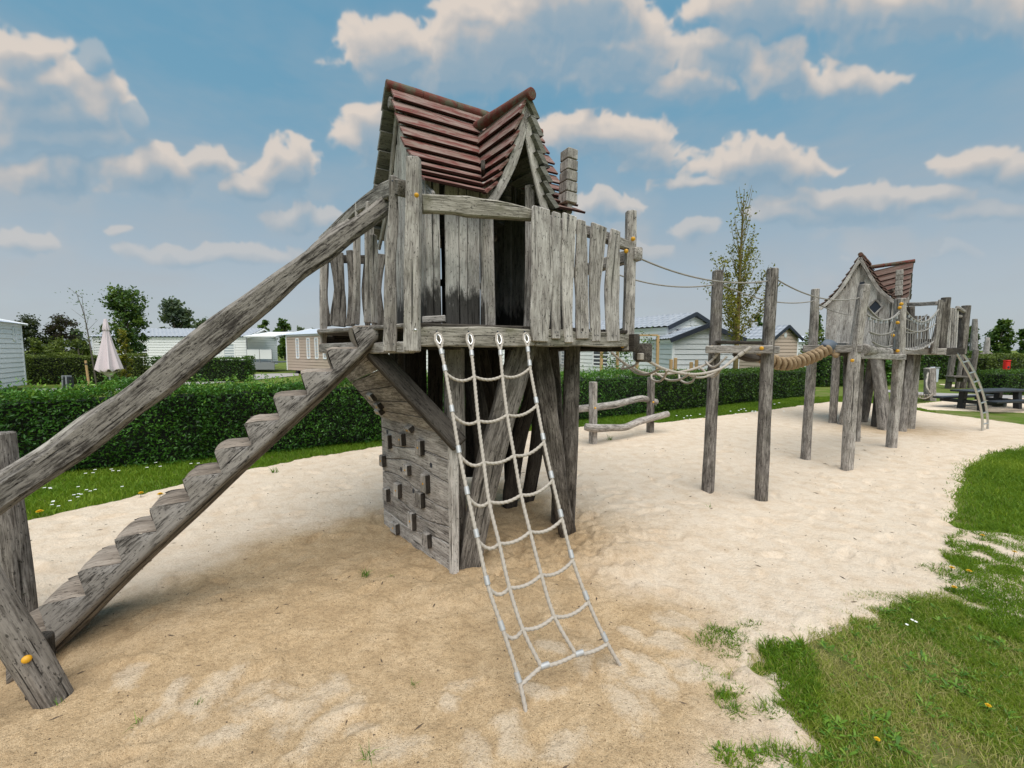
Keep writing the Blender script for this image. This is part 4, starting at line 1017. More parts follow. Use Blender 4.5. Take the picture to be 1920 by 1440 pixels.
# ------------------------------------------------------------------ log stair with hand rails
def build_stair():
    S = thing('log_stair', 'grey log stair with carved steps and hand rails climbing to the near playhouse', 'stair', (-2.3, 2.2, 0))
    N0 = V((-1.07, 2.81, 1.77)); st = V((-.1430, -.0715, -.150)); n = 12; d = V((-.894, -.447, 0)); wv = V((-.447, .894, 0)); W = .30
    ax = V((st.x, st.y, st.z)).normalized(); und = V((d.x * .72, d.y * .72, -.69)); 
    # profile in (run, z) of the near face: tread noses and inner corners, then the belly of the log
    prof = []; run = .16
    top = [(-.10 - .0, .0)]
    for k in range(n): prof += [((k) * .16 + .0, -k * .15), ((k) * .16 + .012, -(k) * .15 - .145)]
    up = [(-.16, 0.0)] + prof; 
    mb = MB(); off = roff(); cols = 7
    def pt(r_, z, c):  # c 0..1 across the width
        return N0 + d * r_ + V((0, 0, z)) + wv * (W * c)
    # treads and undercut risers as slightly worn faces
    UC = .034; mbt = MB()
    inner = lambda k: (k * .16 - UC, -k * .15 - .150)
    for k in range(n):
        r0, r1 = ((k - 1) * .16 - UC if k else -.16), k * .16; z = -k * .15
        off = roff(); vs = []; gs = []; nr = 6; wn = R.uniform(.7, 1.4)
        for i in range(nr + 1):
            for c in range(cols):
                t = i / nr; cc = c / (cols - 1); edge = wn * .020 * (max(0, t - .7) / .3) ** 2 + .012 * (abs(cc - .5) * 2) ** 4; wob = .007 * mnoise.noise(V((t * 3 + off.x, cc * 3, off.y)))
                p = pt(r0 + (r1 - r0) * t, z - edge + wob, cc); vs.append(p); gs.append((off.x + cc * W, off.y, off.z + t * .16))
        f = [(i * cols + c, i * cols + c + 1, (i + 1) * cols + c + 1, (i + 1) * cols + c) for i in range(nr) for c in range(cols - 1)]
        b0 = len(vs); rows_ = 4; ri, zi = inner(k)
        for i in range(rows_ + 1):
            for c in range(cols):
                t = i / rows_; cc = c / (cols - 1); p = pt(r1 + (ri - r1) * t + .006 * math.sin(3.14 * t), z - wn * .020 - .012 * (abs(cc - .5) * 2) ** 4 * (1 - t) + (zi - z + wn * .020) * t, cc); vs.append(p); gs.append((off.x + cc * W, off.y + .3, off.z + .2 + t * .15))
        f += [(b0 + i * cols + c, b0 + i * cols + c + 1, b0 + (i + 1) * cols + c + 1, b0 + (i + 1) * cols + c) for i in range(rows_) for c in range(cols - 1)]
        mbt.add([tuple(v) for v in vs], f, gs)
    def belly(r_): return -.285 - .02 * r_ - r_ * (.15 / .16) + .022 * mnoise.noise(V((r_ * 2.3, 1, 2)))
    BB = .030
    for side in (0, 1):
        off = roff()
        def sp(r_, z, bul):
            bul += .007 * mnoise.noise(V((r_ * 7, z * 9, side * 7))) + .009 * mnoise.noise(V((r_ * 3.1 + z * 2, z * 3.3, side * 3 + 5))); c = (-bul / W) if side == 0 else 1 + bul / W
            return pt(r_, z, c), (off.x - r_ * .68 - z * .73, off.y + bul, off.z + r_ * .73 - z * .68)
        for k in range(n):   # the teeth
            A_ = inner(k - 1) if k else (-.16, 0.0); N_ = (k * .16, -k * .15); I_ = inner(k); vs = []; gs = []; m1, m2 = 6, 4
            for j in range(m2 + 1):
                t = j / m2
                for i in range(m1 + 1):
                    q = i / m1; zt = -.012 - .010 * (max(0, q - .75) / .25) ** 2
                    r_ = (A_[0] + (N_[0] - A_[0]) * q) * (1 - t) + (A_[0] + (I_[0] - A_[0]) * q) * t; z = (A_[1] + (N_[1] - A_[1]) * q + zt) * (1 - t) + (A_[1] + (I_[1] - A_[1]) * q) * t
                    p, g_ = sp(r_, z, BB * t ** .85 + .002 * (1 - t)); vs.append(p); gs.append(g_)
            f = [(j * (m1 + 1) + i, (j + 1) * (m1 + 1) + i, (j + 1) * (m1 + 1) + i + 1, j * (m1 + 1) + i + 1) for j in range(m2) for i in range(m1)]
            mb.add([tuple(v) for v in vs], [q[::-1] for q in f] if side else f, gs)
        vs = []; gs = []; m_ = 7; ns = n * 6     # the round body of the log below them
        for i in range(ns + 1):
            x_ = i / ns * n; k = min(int(x_), n - 1); fr_ = x_ - k; A_ = inner(k - 1) if k else (-.16, 0.0); I_ = inner(k); r_ = A_[0] + (I_[0] - A_[0]) * fr_; z = A_[1] + (I_[1] - A_[1]) * fr_; zb = belly(r_)
            for j in range(m_ + 1):
                t = j / m_; p, g_ = sp(r_, z + (zb - z) * t, BB + .010 * math.sin(math.pi * min(1, t * .8)) - .075 * max(0, t - .55) ** 2 * 5); vs.append(p); gs.append(g_)
        f = [(i * (m_ + 1) + j, i * (m_ + 1) + j + 1, (i + 1) * (m_ + 1) + j + 1, (i + 1) * (m_ + 1) + j) for i in range(ns) for j in range(m_)]
        mb.add([tuple(v) for v in vs], [q[::-1] for q in f] if side else f, gs)
    vs = []; gs = []; off = roff(); m_ = 6; rs = [-.16 + i * .06 for i in range(int((n * .16 + .1) / .06) + 2)]
    for r_ in rs:
        zb = belly(r_)
        for j in range(m_ + 1):
            c = -.02 + 1.04 * j / m_; vs.append(pt(r_, zb - .05 * (1 - (2 * j / m_ - 1) ** 2) + .03 * abs(2 * j / m_ - 1) ** 3 * 0 + .012, c)); gs.append((off.x + c * W, off.y, off.z + r_ * 1.4))
    q = m_ + 1; mb.add([tuple(v) for v in vs], [(i * q + j + q, i * q + j + 1 + q, i * q + j + 1, i * q + j) for i in range(len(rs) - 1) for j in range(m_)], gs)
    mb.add([tuple(pt(-.16, 0, 0)), tuple(pt(-.16, 0, 1)), tuple(pt(-.16, -.14, 1.05)), tuple(pt(-.16, -.14, -.05))], [(0, 1, 2, 3)])
    so_ = mb.build('stringer', M['flaky'], S, 60); bm_ = bmesh.new(); bm_.from_mesh(so_.data); bmesh.ops.remove_doubles(bm_, verts=bm_.verts, dist=.003); bm_.to_mesh(so_.data); bm_.free(); so_.data.set_sharp_from_angle(angle=rad(60))
    mbt.build('step', M['tread'], S, 50)
    # near hand rail: thick wavy half-log, seen from (0,930) to (735,370)
    Nr = V((-.894, -.447, 0)); e0 = V((-.80, 2.70, 0))
    def hp(px, py, c): return onplane(px, py, N0 + wv * c, wv)
    mb = MB(); board(mb, [hp(-330, 1165, -.06), hp(-120, 1015, -.06), hp(0, 932, -.06), hp(200, 792, -.06), hp(400, 632, -.06), hp(560, 505, -.06), hp(660, 432, -.06), hp(733, 378, -.06)], V((0, 0, 1)), [.15, .15, .148, .152, .155, .138, .125, .112], .085, .012, .07, .022, lump=.012)
    r1 = mb.build('hand_rail', M['flaky'], S)
    mb = MB(); pts = [hp(-300, 1085, .36), hp(0, 905, .36), hp(200, 768, .36), hp(400, 640, .36), hp(600, 466, .36), hp(664, 418, .36)]; board(mb, pts, V((0, 0, 1)), .10, .07, .014, .07, .02, lump=.01)
    mb.build('hand_rail', M['mid'], S)
    # far post, and the leaning prop in front of the stringer
    mb = MB(); b = D(50, 1230, 2.36); b.z = 0; log(mb, [b + V((0, 0, -.15)), D(34, 1080, b.y), D(0, 812, b.y)], [.058, .056, .052], 14, .05, .08, .35, .5); mb.build('post', M['mid'], S)
    mb = MB(); f0 = G(98, 1308); tp = D(-98, 985, f0.y - .10); dr = tp - f0; log(mb, [f0 - dr.normalized() * .1, f0 + dr * .5, f0 + dr * 1.9], [.058, .058, .056], 14, .05, .08, .2, .3); pr = mb.build('prop', M['dark'], S)
    c = onplane(50, 1236, f0 + V((0, -.068, 0)), V((.2, -1, 0)).normalized()); caps([(c, toward_cam(c))], pr, r=.017)
    mb = MB(); b = G(55, 1300); log(mb, [b + V((-.02, .06, -.2)), b + V((-.03, .08, .22))], .055, 10, .06, .06); mb.build('foot', M['shade'], S)
build_stair()

# ------------------------------------------------------------------ rope net hanging from the deck edge
def build_net():
    S = thing('rope_net', 'pale rope climbing net stretched from the playhouse deck down to the sand', 'climbing net', (.3, 2.0, 0))
    d12 = (F2 - F1).normalized(); nrm = V((d12.y, -d12.x, 0))
    tops = [online(x, F1 + nrm * .055, F2 + nrm * .055) for x in (820, 880, 935, 986)]; tops = [V((p.x, p.y, D(x, 624, p.y).z)) for p, x in zip(tops, (820, 880, 935, 986))]
    gl_, gr_ = G(990, 1346), G(1173, 1254)
    c = (tops[0] + tops[3] + gl_ + gr_) / 4; a1 = tops[3] - tops[0] + gr_ - gl_; a2 = gl_ + gr_ - tops[0] - tops[3]; n = a1.cross(a2).normalized()
    Q = lambda p: onplane(p[0], p[1], c, n)
    rows = [[(836, 700), (889, 706), (942, 705), (994, 690)], [(849, 777), (897, 789), (951, 778), (1007, 760)], [(862, 854), (907, 867), (964, 854), (1020, 829)], [(878, 932), (917, 941), (977, 928), (1036, 901)],
            [(896, 1013), (936, 1019), (994, 997), (1054, 974)], [(916, 1102), (955, 1102), (1015, 1078), (1074, 1051)], [(945, 1187), (980, 1180), (1039, 1156), (1103, 1129)], [(976, 1285), (1015, 1250), (1080, 1227), (1139, 1207)]]
    P = [[Q(p) for p in r] for r in rows]; r_ = .0098
    for j in range(4):
        pts = [tops[j] - V((0, 0, .0)) + (P[0][j] - tops[j]) * .42] + [P[i][j] for i in range(8)]
        if j == 0: pts += [gl_ + V((0, 0, -.03))]
        if j == 3: pts += [gr_ + V((0, 0, -.03))]
        mb = MB(); rope(mb, pts, r_); mb.build('upright_rope', M['rope'], S)
        # eye with steel thimble and pressed ferrule
        t0 = tops[j]; dd = (P[0][j] - t0).normalized(); sd = dd.cross(nrm).normalized(); e0 = t0 + (P[0][j] - t0) * .44; m0 = t0 + (P[0][j] - t0) * .2
        mb = MB(); rope(mb, [e0, m0 + sd * .024, t0 + sd * .018 + dd * .018, t0 + dd * .002, t0 - sd * .018 + dd * .018, m0 - sd * .024, e0], r_ * .8); mb.build('eye_loop', M['rope'], S)
        mb = MB(); tube(mb, [m0 + dd * .025, m0 + sd * .014, t0 + sd * .010 + dd * .022, t0 + dd * .013, t0 - sd * .010 + dd * .022, m0 - sd * .014, m0 + dd * .025], .0045, 6, .01); mb.build('thimble', M['steel'], S)
        mb = MB(); tube(mb, [t0 + dd * .014 + nrm * -.03, t0 + dd * .006, t0 - dd * .012 + nrm * -.02], .005, 6, .01); mb.build('hook', M['navy'], S)
        mb = MB(); tube(mb, [e0 - dd * .006, e0 + dd * .034], .0138, 12, .02); mb.build('ferrule', M['alu'], S)
    for i in range(8):
        for j in (0, 3):
            p = P[i][j]; up_ = (P[i - 1][j] - p).normalized() if i else (tops[j] - p).normalized()
            mb = MB(); tube(mb, [p + up_ * .012, p + up_ * .055], .0138, 12, .02); mb.build('ferrule', M['alu'], S)
        for j in range(3):
            s_ = .035 if j == 0 else (.022 if j == 1 else .03); s_ *= (.5 if i == 7 else 1); a = P[i][j]; b = P[i][j + 1]
            if i == 7 and j == 0: s_ = -.0
            mb = MB(); rope(mb, sag(a, b, s_, 8), r_ * .95); mb.build('cross_rope', M['rope'], S)
    for j in (1, 2):
        p = P[7][j]; d_ = (P[7][2] - P[7][1]).normalized(); mb = MB(); tube(mb, [p - d_ * .006, p + d_ * .04], .0138, 12, .02); mb.build('ferrule', M['alu'], S)
build_net()

# ------------------------------------------------------------------ rope bridge posts between the two towers
def post_pts(base, mid, top, dy=(0, 0)):
    b = G(*base); return [b + V((0, 0, -.25)), b, D(*mid, b.y + dy[0]), D(*top, b.y + dy[1])]
def mk_post(root, base, mid, top, r, sq=.25, mat='mid', dy=(0, 0), name='post'):
    mb = MB(); p = post_pts(base, mid, top, dy); log(mb, p, r, 14, .07, .07, sq, .5); return mb.build(name, M[mat], root)
def bbeam(root, a, b, w, t, mat='mid', name='cross_beam', ext=0, wd=(0, 0, 1)):
    a, b = V(a), V(b); d = (b - a).normalized(); mb = MB(); board(mb, [a - d * ext, b + d * ext], V(wd), w, t, .005, .1, .008, lump=.006); return mb.build(name, M[mat], root)

def build_bridge():
    # first pair of posts with its little platform
    S = thing('post_platform', 'pair of tall grey posts carrying a small platform between net bridge and coir rope', 'bridge posts', (2.45, 4.45, 0), 'bridge post frames')
    a, b = G(1327, 920), G(1427, 938)
    mk_post(S, (1327, 920), (1338, 700), (1346, 508), [0.0629, 0.06068, 0.05772, 0.05328]); mk_post(S, (1427, 938), (1437, 700), (1449, 504), [0.06068, 0.0592, 0.05624, 0.0518])
    nA = D(1323, 655, a.y - .10); nB = D(1449, 655, b.y - .10); bm = bbeam(S, nA, nB, .085, .06)
    for x, y in ((1335, 651), (1428, 653)):
        p = D(x, y, (a.y if x < 1400 else b.y) - .135); caps([(p, toward_cam(p))], bm, r=.020)
    fA = D(1352, 655, a.y + .16); fB = D(1462, 656, b.y + .13); bbeam(S, fA, fB, .085, .06)
    mb = MB()
    for i in range(4):
        o = V((.09 * i, .075 * i * 1.0, 0)) * .0 + V((.033 * i, .072 * i, 0)) ; board(mb, [D(1342, 641, a.y - .09) + o, D(1432, 643, b.y - .06) + o], V((.4, .9, 0)), .068, .03, .004, .1)
    mb.build('deck_board', M['shade'], S)
    # second frame: four posts with a long platform
    S2 = thing('post_platform', 'long platform on four grey posts beside the far playhouse, ropes tied to its tops', 'bridge posts', (5.4, 6.4, 0), 'bridge post frames')
    q1, q2, q3, q4 = G(1510, 862), G(1588, 880), G(1671, 840), G(1606, 829)
    mk_post(S2, (1510, 862), (1522, 680), (1529, 542), [0.06068, 0.0592, 0.05328, 0.04736]); mk_post(S2, (1588, 880), (1601, 680), (1621, 534), [0.06512, 0.0629, 0.0629, 0.05772])
    p3 = mk_post(S2, (1671, 840), (1684, 690), (1688, 560), [0.0666, 0.06512, 0.0666, 0.0666], .4); mk_post(S2, (1606, 829), (1613, 690), (1614, 655), [0.0481, 0.04588, 0.0444, 0.0444])
    for x, y in ((1690, 570), (1687, 577), (1683, 605), (1674, 629), (1683, 658)): p = D(x, y, q3.y - .105); caps([(p, toward_cam(p))], p3, r=.026)
    bm = bbeam(S2, D(1506, 654, q1.y - .09), D(1617, 654, q2.y - .07), .10, .07)
    bbeam(S2, D(1612, 667, q2.y + .02), D(1694, 670, q3.y - .08), .085, .07)
    bbeam(S2, D(1560, 645, q1.y + .5), D(1603, 646, q2.y + .3), .05, .2, 'mid', 'deck_board')
    mb = MB(); log(mb, [D(1616, 656, q2.y + .03), D(1664, 661, q3.y - .2)], [.085, .075], 12, .07, .06); mb.build('step_log', M['mid'], S2)
    bbeam(S2, D(1523, 659, q1.y + .1), D(1612, 663, q4.y), .11, .07, 'shade'); bbeam(S2, D(1610, 666, q4.y), D(1692, 668, q3.y + .1), .11, .07, 'shade')
    mb = MB()
    for i in range(12):
        t = i / 11; l = D(1535, 650, q1.y + .05).lerp(D(1616, 655, q4.y - .05), t); r_ = D(1596, 651, q2.y + .08).lerp(D(1684, 657, q3.y - .02), t); l.z = r_.z = 1.60; board(mb, [l, r_], (r_ - l).cross(V((0, 0, 1))), .165, .03, .003, .2)
    mb.build('deck_board', M['shade'], S2)
    for x, y in ((1598, 676), ): p = D(x, y, q2.y - .10); caps([(p, toward_cam(p))], S2, r=.022)
    # hand ropes
    def hand(pts, lab, r=.0078):
        mb = MB()
        for a_, b_, s_ in pts: rope(mb, sag(a_, b_, s_, 12), r, sides=8, seg=.012)
        o = mb.build('hand_rope', M['cord'], None); o['label'] = lab; o['category'] = 'rope'; o['group'] = 'sagging hand ropes of the bridge'; return o
    hand([(D(1203, 486, 3.62), D(1441, 527, b.y), .085)], 'near hand rope sagging from the playhouse rail to the front bridge post')
    hand([(D(1136, 506, 4.3), D(1345, 533, a.y), .085)], 'hand rope from the playhouse to the rear bridge post, lower in the sky')
    hand([(D(1458, 525, b.y), D(1613, 558, q2.y), .10)], 'near hand rope from front bridge post across to the far playhouse gable')
    hand([(D(1350, 532, a.y), D(1527, 564, q1.y), .10)], 'rear hand rope between the two back bridge posts')
    hand([(D(1533, 569, q1.y), D(1606, 590, q4.y), .05)], 'short hand rope ending before the far playhouse gable')
    # net bridge: two slack main ropes with loops woven between them
    NB = thing('loop_rope_bridge', 'slack bridge of two pale ropes with hanging loops, left of the post pair', 'rope bridge', (1.8, 4.3, 0))
    nr = [D(1201, 668, 3.66), D(1240, 690, 3.78), D(1278, 700, 3.9), D(1315, 701, 4.02), D(1352, 691, 4.15), D(1378, 672, 4.22), D(1408, 651, b.y - .14)]
    fr = [D(1146, 660, 4.35), D(1172, 682, 4.38), D(1208, 699, 4.42), D(1250, 701, 4.46), D(1300, 692, 4.5), D(1332, 678, 4.53), D(1354, 651, a.y - .14)]
    for p in (nr, fr):
        mb = MB(); rope(mb, p, .0135, seg=.012); r0 = mb.build('main_rope', M['rope'], NB)
        e = p[-1]; d = (p[-2] - e).normalized(); mb = MB(); tube(mb, [e, e + d * .075], .017, 10, .03); tube(mb, [e + d * .085, e + d * .14], .021, 10, .03); mb.build('knot', M['rope'], r0)
    mb = MB(); log(mb, [nr[0] + V((0, 0, .025)), nr[0] - V((0, 0, .03))], .03, 10, .02, .1); mb.build('knot', M['rope'], NB)
    zig = [nr[0] - V((0, 0, .05)), D(1186, 686, 4.0), fr[1], D(1212, 698, 4.2), D(1240, 690, 3.8), nr[1]]
    loops = [[nr[0] - V((0, 0, .02)), D(1192, 684, 3.9), D(1180, 689, 4.15), fr[1] + V((-.04, 0, -.05)), fr[1]],
             [fr[1], D(1190, 698, 4.3), D(1212, 702, 4.1), D(1232, 694, 3.9), nr[1]], [nr[1] + V((.05, 0, -.02)), D(1246, 706, 4.0), D(1236, 715, 4.2), D(1222, 711, 4.35), D(1222, 700, 4.43), fr[2] + V((.08, 0, 0))],
             [fr[2] + V((.12, 0, 0)), D(1252, 712, 4.3), D(1272, 712, 4.1), D(1290, 703, 3.96), nr[2] + V((.07, 0, 0))], [nr[3] - V((.05, 0, 0)), D(1299, 714, 4.05), D(1287, 718, 4.2), D(1274, 711, 4.4), D(1273, 701, 4.47)],
             [D(1290, 702, 3.95), D(1306, 708, 4.1), D(1325, 706, 4.2), D(1345, 697, 4.2), nr[4]], [nr[4], D(1341, 705, 4.25), D(1330, 705, 4.35), D(1320, 695, 4.48), fr[4] + V((.06, 0, .02))],
             [fr[5] - V((.05, 0, 0)), D(1326, 682, 4.45), D(1340, 688, 4.3), nr[5] - V((.08, 0, -.02))]]
    for l in loops: mb = MB(); rope(mb, l, .011, seg=.012); mb.build('loop', M['rope'], NB)
    # thick coir rope bridge plaited into bulging loops
    CB = thing('plaited_rope_bridge', 'fat tan coir rope plaited in bulging loops, hung between post frames', 'rope bridge', (3.6, 5.2, 0))
    path, _ = smooth_path([D(1418, 660, 4.72), D(1440, 672, 4.78), D(1470, 680, 4.95), D(1500, 675, 5.2), D(1530, 664, 5.45), D(1550, 653, 5.62)], .02)
    core = MB(); log(core, path, .040, 10, .05, .05); co_ = core.build('core_rope', M['hemp'], CB)
    Ls = 0; nl = 14; tot = sum((path[i + 1] - path[i]).length for i in range(len(path) - 1))
    for k in range(nl):
        i = int((k + .5) / nl * (len(path) - 1)); p = path[i]; t_ = (path[min(i + 1, len(path) - 1)] - path[max(0, i - 1)]).normalized(); sd = t_.cross(V((0, 0, 1))).normalized(); up = sd.cross(t_).normalized()
        for sg in (-1, 1):
            mb = MB(); q = p + t_ * (.018 * sg); pts = [q + up * .045 + sd * .01 * sg, q + sd * .050 * sg + up * .028 - t_ * .02, q + sd * .058 * sg - up * .024, q + sd * .028 * sg - up * .070 + t_ * .025, q - up * .074 + t_ * .04]
            log(mb, pts, .0225, 9, .02, .06); mb.build('loop', M['hemp'], CB)
    e = path[-1]; mb = MB(); log(mb, [e - V((.05, .03, .0)), e + V((.03, .02, .03)), e + V((.12, .06, .02))], [.06, .085, .07], 10, .03, .2); mb.build('tape_binding', M['tarp'], CB)
    mb = MB(); log(mb, [e + V((.10, .02, -.01)), e + V((.13, .0, -.06)), e + V((.10, -.03, -.11))], [.05, .055, .03], 9, .03, .3); mb.build('frayed_end', M['hemp'], CB)
    s = path[0]; mb = MB(); log(mb, [s + V((-.22, .05, .0)), s + V((-.08, .02, -.05)), s + V((.04, .02, -.07))], [.05, .07, .05], 9, .03, .3); mb.build('bound_end', M['shade'], CB)

    # side net of the long platform
    SN = thing('side_net', 'rope side net hung between the posts before the far playhouse', 'net', (5.3, 6.0, 0), 'safety nets at the far playhouse')
    rows = [((1625, 573), (1686, 584), .16), ((1625, 590), (1686, 588), .09), ((1630, 622), (1676, 620), .05), ((1635, 640), (1672, 648), .04)]
    pts = []
    for (a_, b_, s_) in rows:
        l = sag(D(*a_, q2.y + .08), D(*b_, q3.y - .08), s_, 12); pts.append(l); mb = MB(); rope(mb, l, .012, sides=8, seg=.02); mb.build('net_rope', M['cord'], SN)
    for k in range(1, 12):
        mb = MB(); tube(mb, [pts[1][k], pts[2][k] + V((.02 * (k - 6) / 6, 0, 0)), pts[3][k], pts[3][k] + V((.15, .12, -.04))], .0055, 5, .06); mb.build('net_string', M['cord'], SN)
        if k % 2: mb = MB(); tube(mb, [pts[1][k] - V((0, 0, .05)), pts[1][k] - V((0, 0, .0))], .016, 8, .03); mb.build('ferrule', M['alu'], SN)
    N2 = thing('net_bridge', 'small sagging net bridge from the bolted post to the far playhouse deck', 'net', (6.9, 7.1, 0), 'safety nets at the far playhouse')
    near = [(D(1699, 583, 6.75), D(1760, 580, 7.75), .20), (D(1697, 615, 6.75), D(1754, 607, 7.75), .10), (D(1696, 655, 6.7), D(1750, 640, 7.75), .07)]
    far_ = [(D(1690, 590, 7.3), D(1738, 590, 8.2), .12), (D(1690, 620, 7.3), D(1738, 612, 8.2), .08), (D(1690, 652, 7.3), D(1738, 640, 8.2), .06)]
    LN = []
    for a_, b_, s_ in near + far_: l = sag(a_, b_, s_, 12); LN.append(l); mb = MB(); rope(mb, l, .012, sides=8, seg=.02); mb.build('net_rope', M['cord'], N2)
    for k in range(1, 12):
        for o in (0, 3): mb = MB(); tube(mb, [LN[o][k], LN[o + 1][k], LN[o + 2][k]], .0055, 5, .08); mb.build('net_string', M['cord'], N2)
        mb = MB(); board(mb, [LN[2][k], LN[5][k]], V((.8, .6, 0)), .055, .018, .003, .1); mb.build('slat', M['light'], N2)
        mb = MB(); tube(mb, [LN[0][k] - V((0, 0, .05)), LN[0][k]], .015, 8, .03); mb.build('ferrule', M['alu'], N2)
build_bridge()

# ------------------------------------------------------------------ far playhouse
def build_tower2():
    T = thing('playhouse_tower', 'far playhouse tower on splayed legs at the end of the bridge', 'playhouse', (7.7, 8.8, 0))
    a_ = D(1614, 474, 9.08); build_house(T, (a_.x, 9.08), rad(44), a_.z - 3.783, .80, .98, ((.16, .80, 2.76), (.17, .78, 3.36)), bold=True, dzr=.13, rm='redfar')
    def leg(base, top, Y2, r, mat='mid', mid=None, sq=.2):
        b = G(*base); pts = [b + V((0, 0, -.2)), b] + ([D(*mid, (b.y + Y2) / 2)] if mid else []) + [D(*top, Y2)]; mb = MB(); log(mb, pts, r, 12, .09, .08, sq, .3); return mb.build('leg', M[mat], T)
    leg((1561, 793), (1569, 660), 8.95, 0.0741); leg((1584, 797), (1585, 660), 9.2, 0.039, 'dark'); leg((1580, 796), (1606, 660), 8.4, [0.117, 0.078, 0.0702], 'mid', (1590, 752)); leg((1617, 791), (1641, 655), 9.3, [0.078, 0.0936], 'dark')
    leg((1658, 806), (1641, 655), 8.5, [0.0936, 0.0975, 0.0936], 'mid', (1653, 740)); leg((1685, 808), (1695, 655), 8.3, 0.0546, 'dark'); leg((1692, 809), (1711, 655), 8.2, [0.0624, 0.0585], 'mid'); leg((1708, 804), (1719, 655), 8.45, 0.0663, 'mid'); leg((1640, 800), (1655, 655), 9.4, 0.0702, 'shade'); leg((1700, 800), (1706, 655), 8.9, 0.0624, 'shade')
    # deck
    C = [V((6.72, 9.0, 0)), V((7.45, 8.25, 0)), V((8.05, 7.75, 0)), V((8.85, 8.15, 0)), V((9.0, 9.2, 0)), V((8.6, 10.2, 0)), V((7.0, 10.1, 0))]; z = 1.64
    mb = MB(); mb.add([(p.x, p.y, z) for p in C] + [(p.x, p.y, z - .05) for p in C], [tuple(range(7)), tuple(range(13, 6, -1))] + [(i, i + 7, (i + 1) % 7 + 7, (i + 1) % 7) for i in range(7)]); mb.build('deck', M['shade'], T)
    for i in range(4): bbeam(T, C[i] + V((0, 0, z - .07)), C[i + 1] + V((0, 0, z - .07)), .12, .05, 'mid' if i < 2 else 'shade', 'fascia_beam', .02)
    bbeam(T, D(1560, 646, 8.9), D(1603, 643, 8.5), .06, .10, 'mid', 'fascia_beam')
    # posts, rails and the fanned boards at the right end
    def post(b, t, Y, r, mat='mid'): mb = MB(); log(mb, [D(*b, Y), D(*t, Y)], r, 12, .08, .08, .3, .4); return mb.build('corner_post', M[mat], T)
    post((1764, 664), (1774, 558), 7.9, .062, 'dark'); post((1803, 664), (1812, 573), 8.15, .06, 'dark'); post((1706, 660), (1707, 575), 8.75, .06, 'dark')
    def pk(a, b, w0, w1, Y, mat='mid'): mb = MB(); board(mb, [D(*a, Y), D(*b, Y + .02)], V((.94, .34, 0)), [w0, w1], .03, .006, .1, .007); mb.build('picket', M[mat], T)
    pk((1752, 664), (1764, 562), .17, .12, 7.80); pk((1745, 664), (1756, 610), .10, .06, 7.84, 'dark')
    pk((1764, 664), (1770, 566), .10, .05, 7.84, 'dark')
    for i, x in enumerate((1774, 1778, 1782.5, 1787, 1791)): pk((x, 661), (x + 4.5, 576 + i * .6), .035, .036, 7.95 + .03 * i, 'light')
    pk((1799, 661), (1803, 582), .13, .13, 8.3, 'shade')
    bbeam(T, D(1700, 571, 8.7), D(1757, 569, 7.95), .075, .06, 'mid', 'rail'); bbeam(T, D(1794, 576, 8.05), D(1811, 586, 8.15), .06, .05, 'mid', 'rail'); bbeam(T, D(1790, 592, 8.1), D(1810, 594, 8.2), .06, .05, 'mid', 'rail')
    bbeam(T, D(1700, 640, 8.9), D(1760, 640, 8.6), .10, .04, 'shade', 'rail')
    for x in (1716, 1723, 1730, 1738): pk((x, 655), (x + 2, 592), .06, .06, 8.9, 'dark')
    # diamond window with frame on the gable, and the tall slot of light beside it
    return T
tower2 = build_tower2()
def build_ladder():
    S = thing('arched_ladder', 'bent stainless steel ladder arching from the far playhouse deck to the sand', 'ladder', (9.4, 8.2, 0))
    A = [D(1789, 655, 7.95), D(1804, 680, 7.97), D(1818, 705, 8.0), D(1831, 735, 8.05), D(1839, 765, 8.1), D(1842, 790, 8.12), G(1843, 809)]
    B = [D(1800, 655, 8.15), D(1815, 677, 8.17), D(1829, 702, 8.2), D(1841, 731, 8.25), D(1849, 762, 8.28), D(1852, 788, 8.3), G(1852, 806)]
    A[-1] = V((A[-2].x + .02, A[-2].y, -.1)); B[-1] = V((B[-2].x + .02, B[-2].y, -.1))
    for p in (A, B): mb = MB(); tube(mb, p, .018, 10, .05); mb.build('side_rail', M['steel'], S)
    for i in range(8):
        t = (i + .6) / 8.4; P, _ = smooth_path(A, .05); Q, _ = smooth_path(B, .05); mb = MB(); tube(mb, [P[int(t * (len(P) - 1))], Q[int(t * (len(Q) - 1))]], .015, 8); mb.build('rung', M['steel'], S)
build_ladder()
def build_window2():
    # diamond window of the far gable: frame boards laid on the wall
    pass

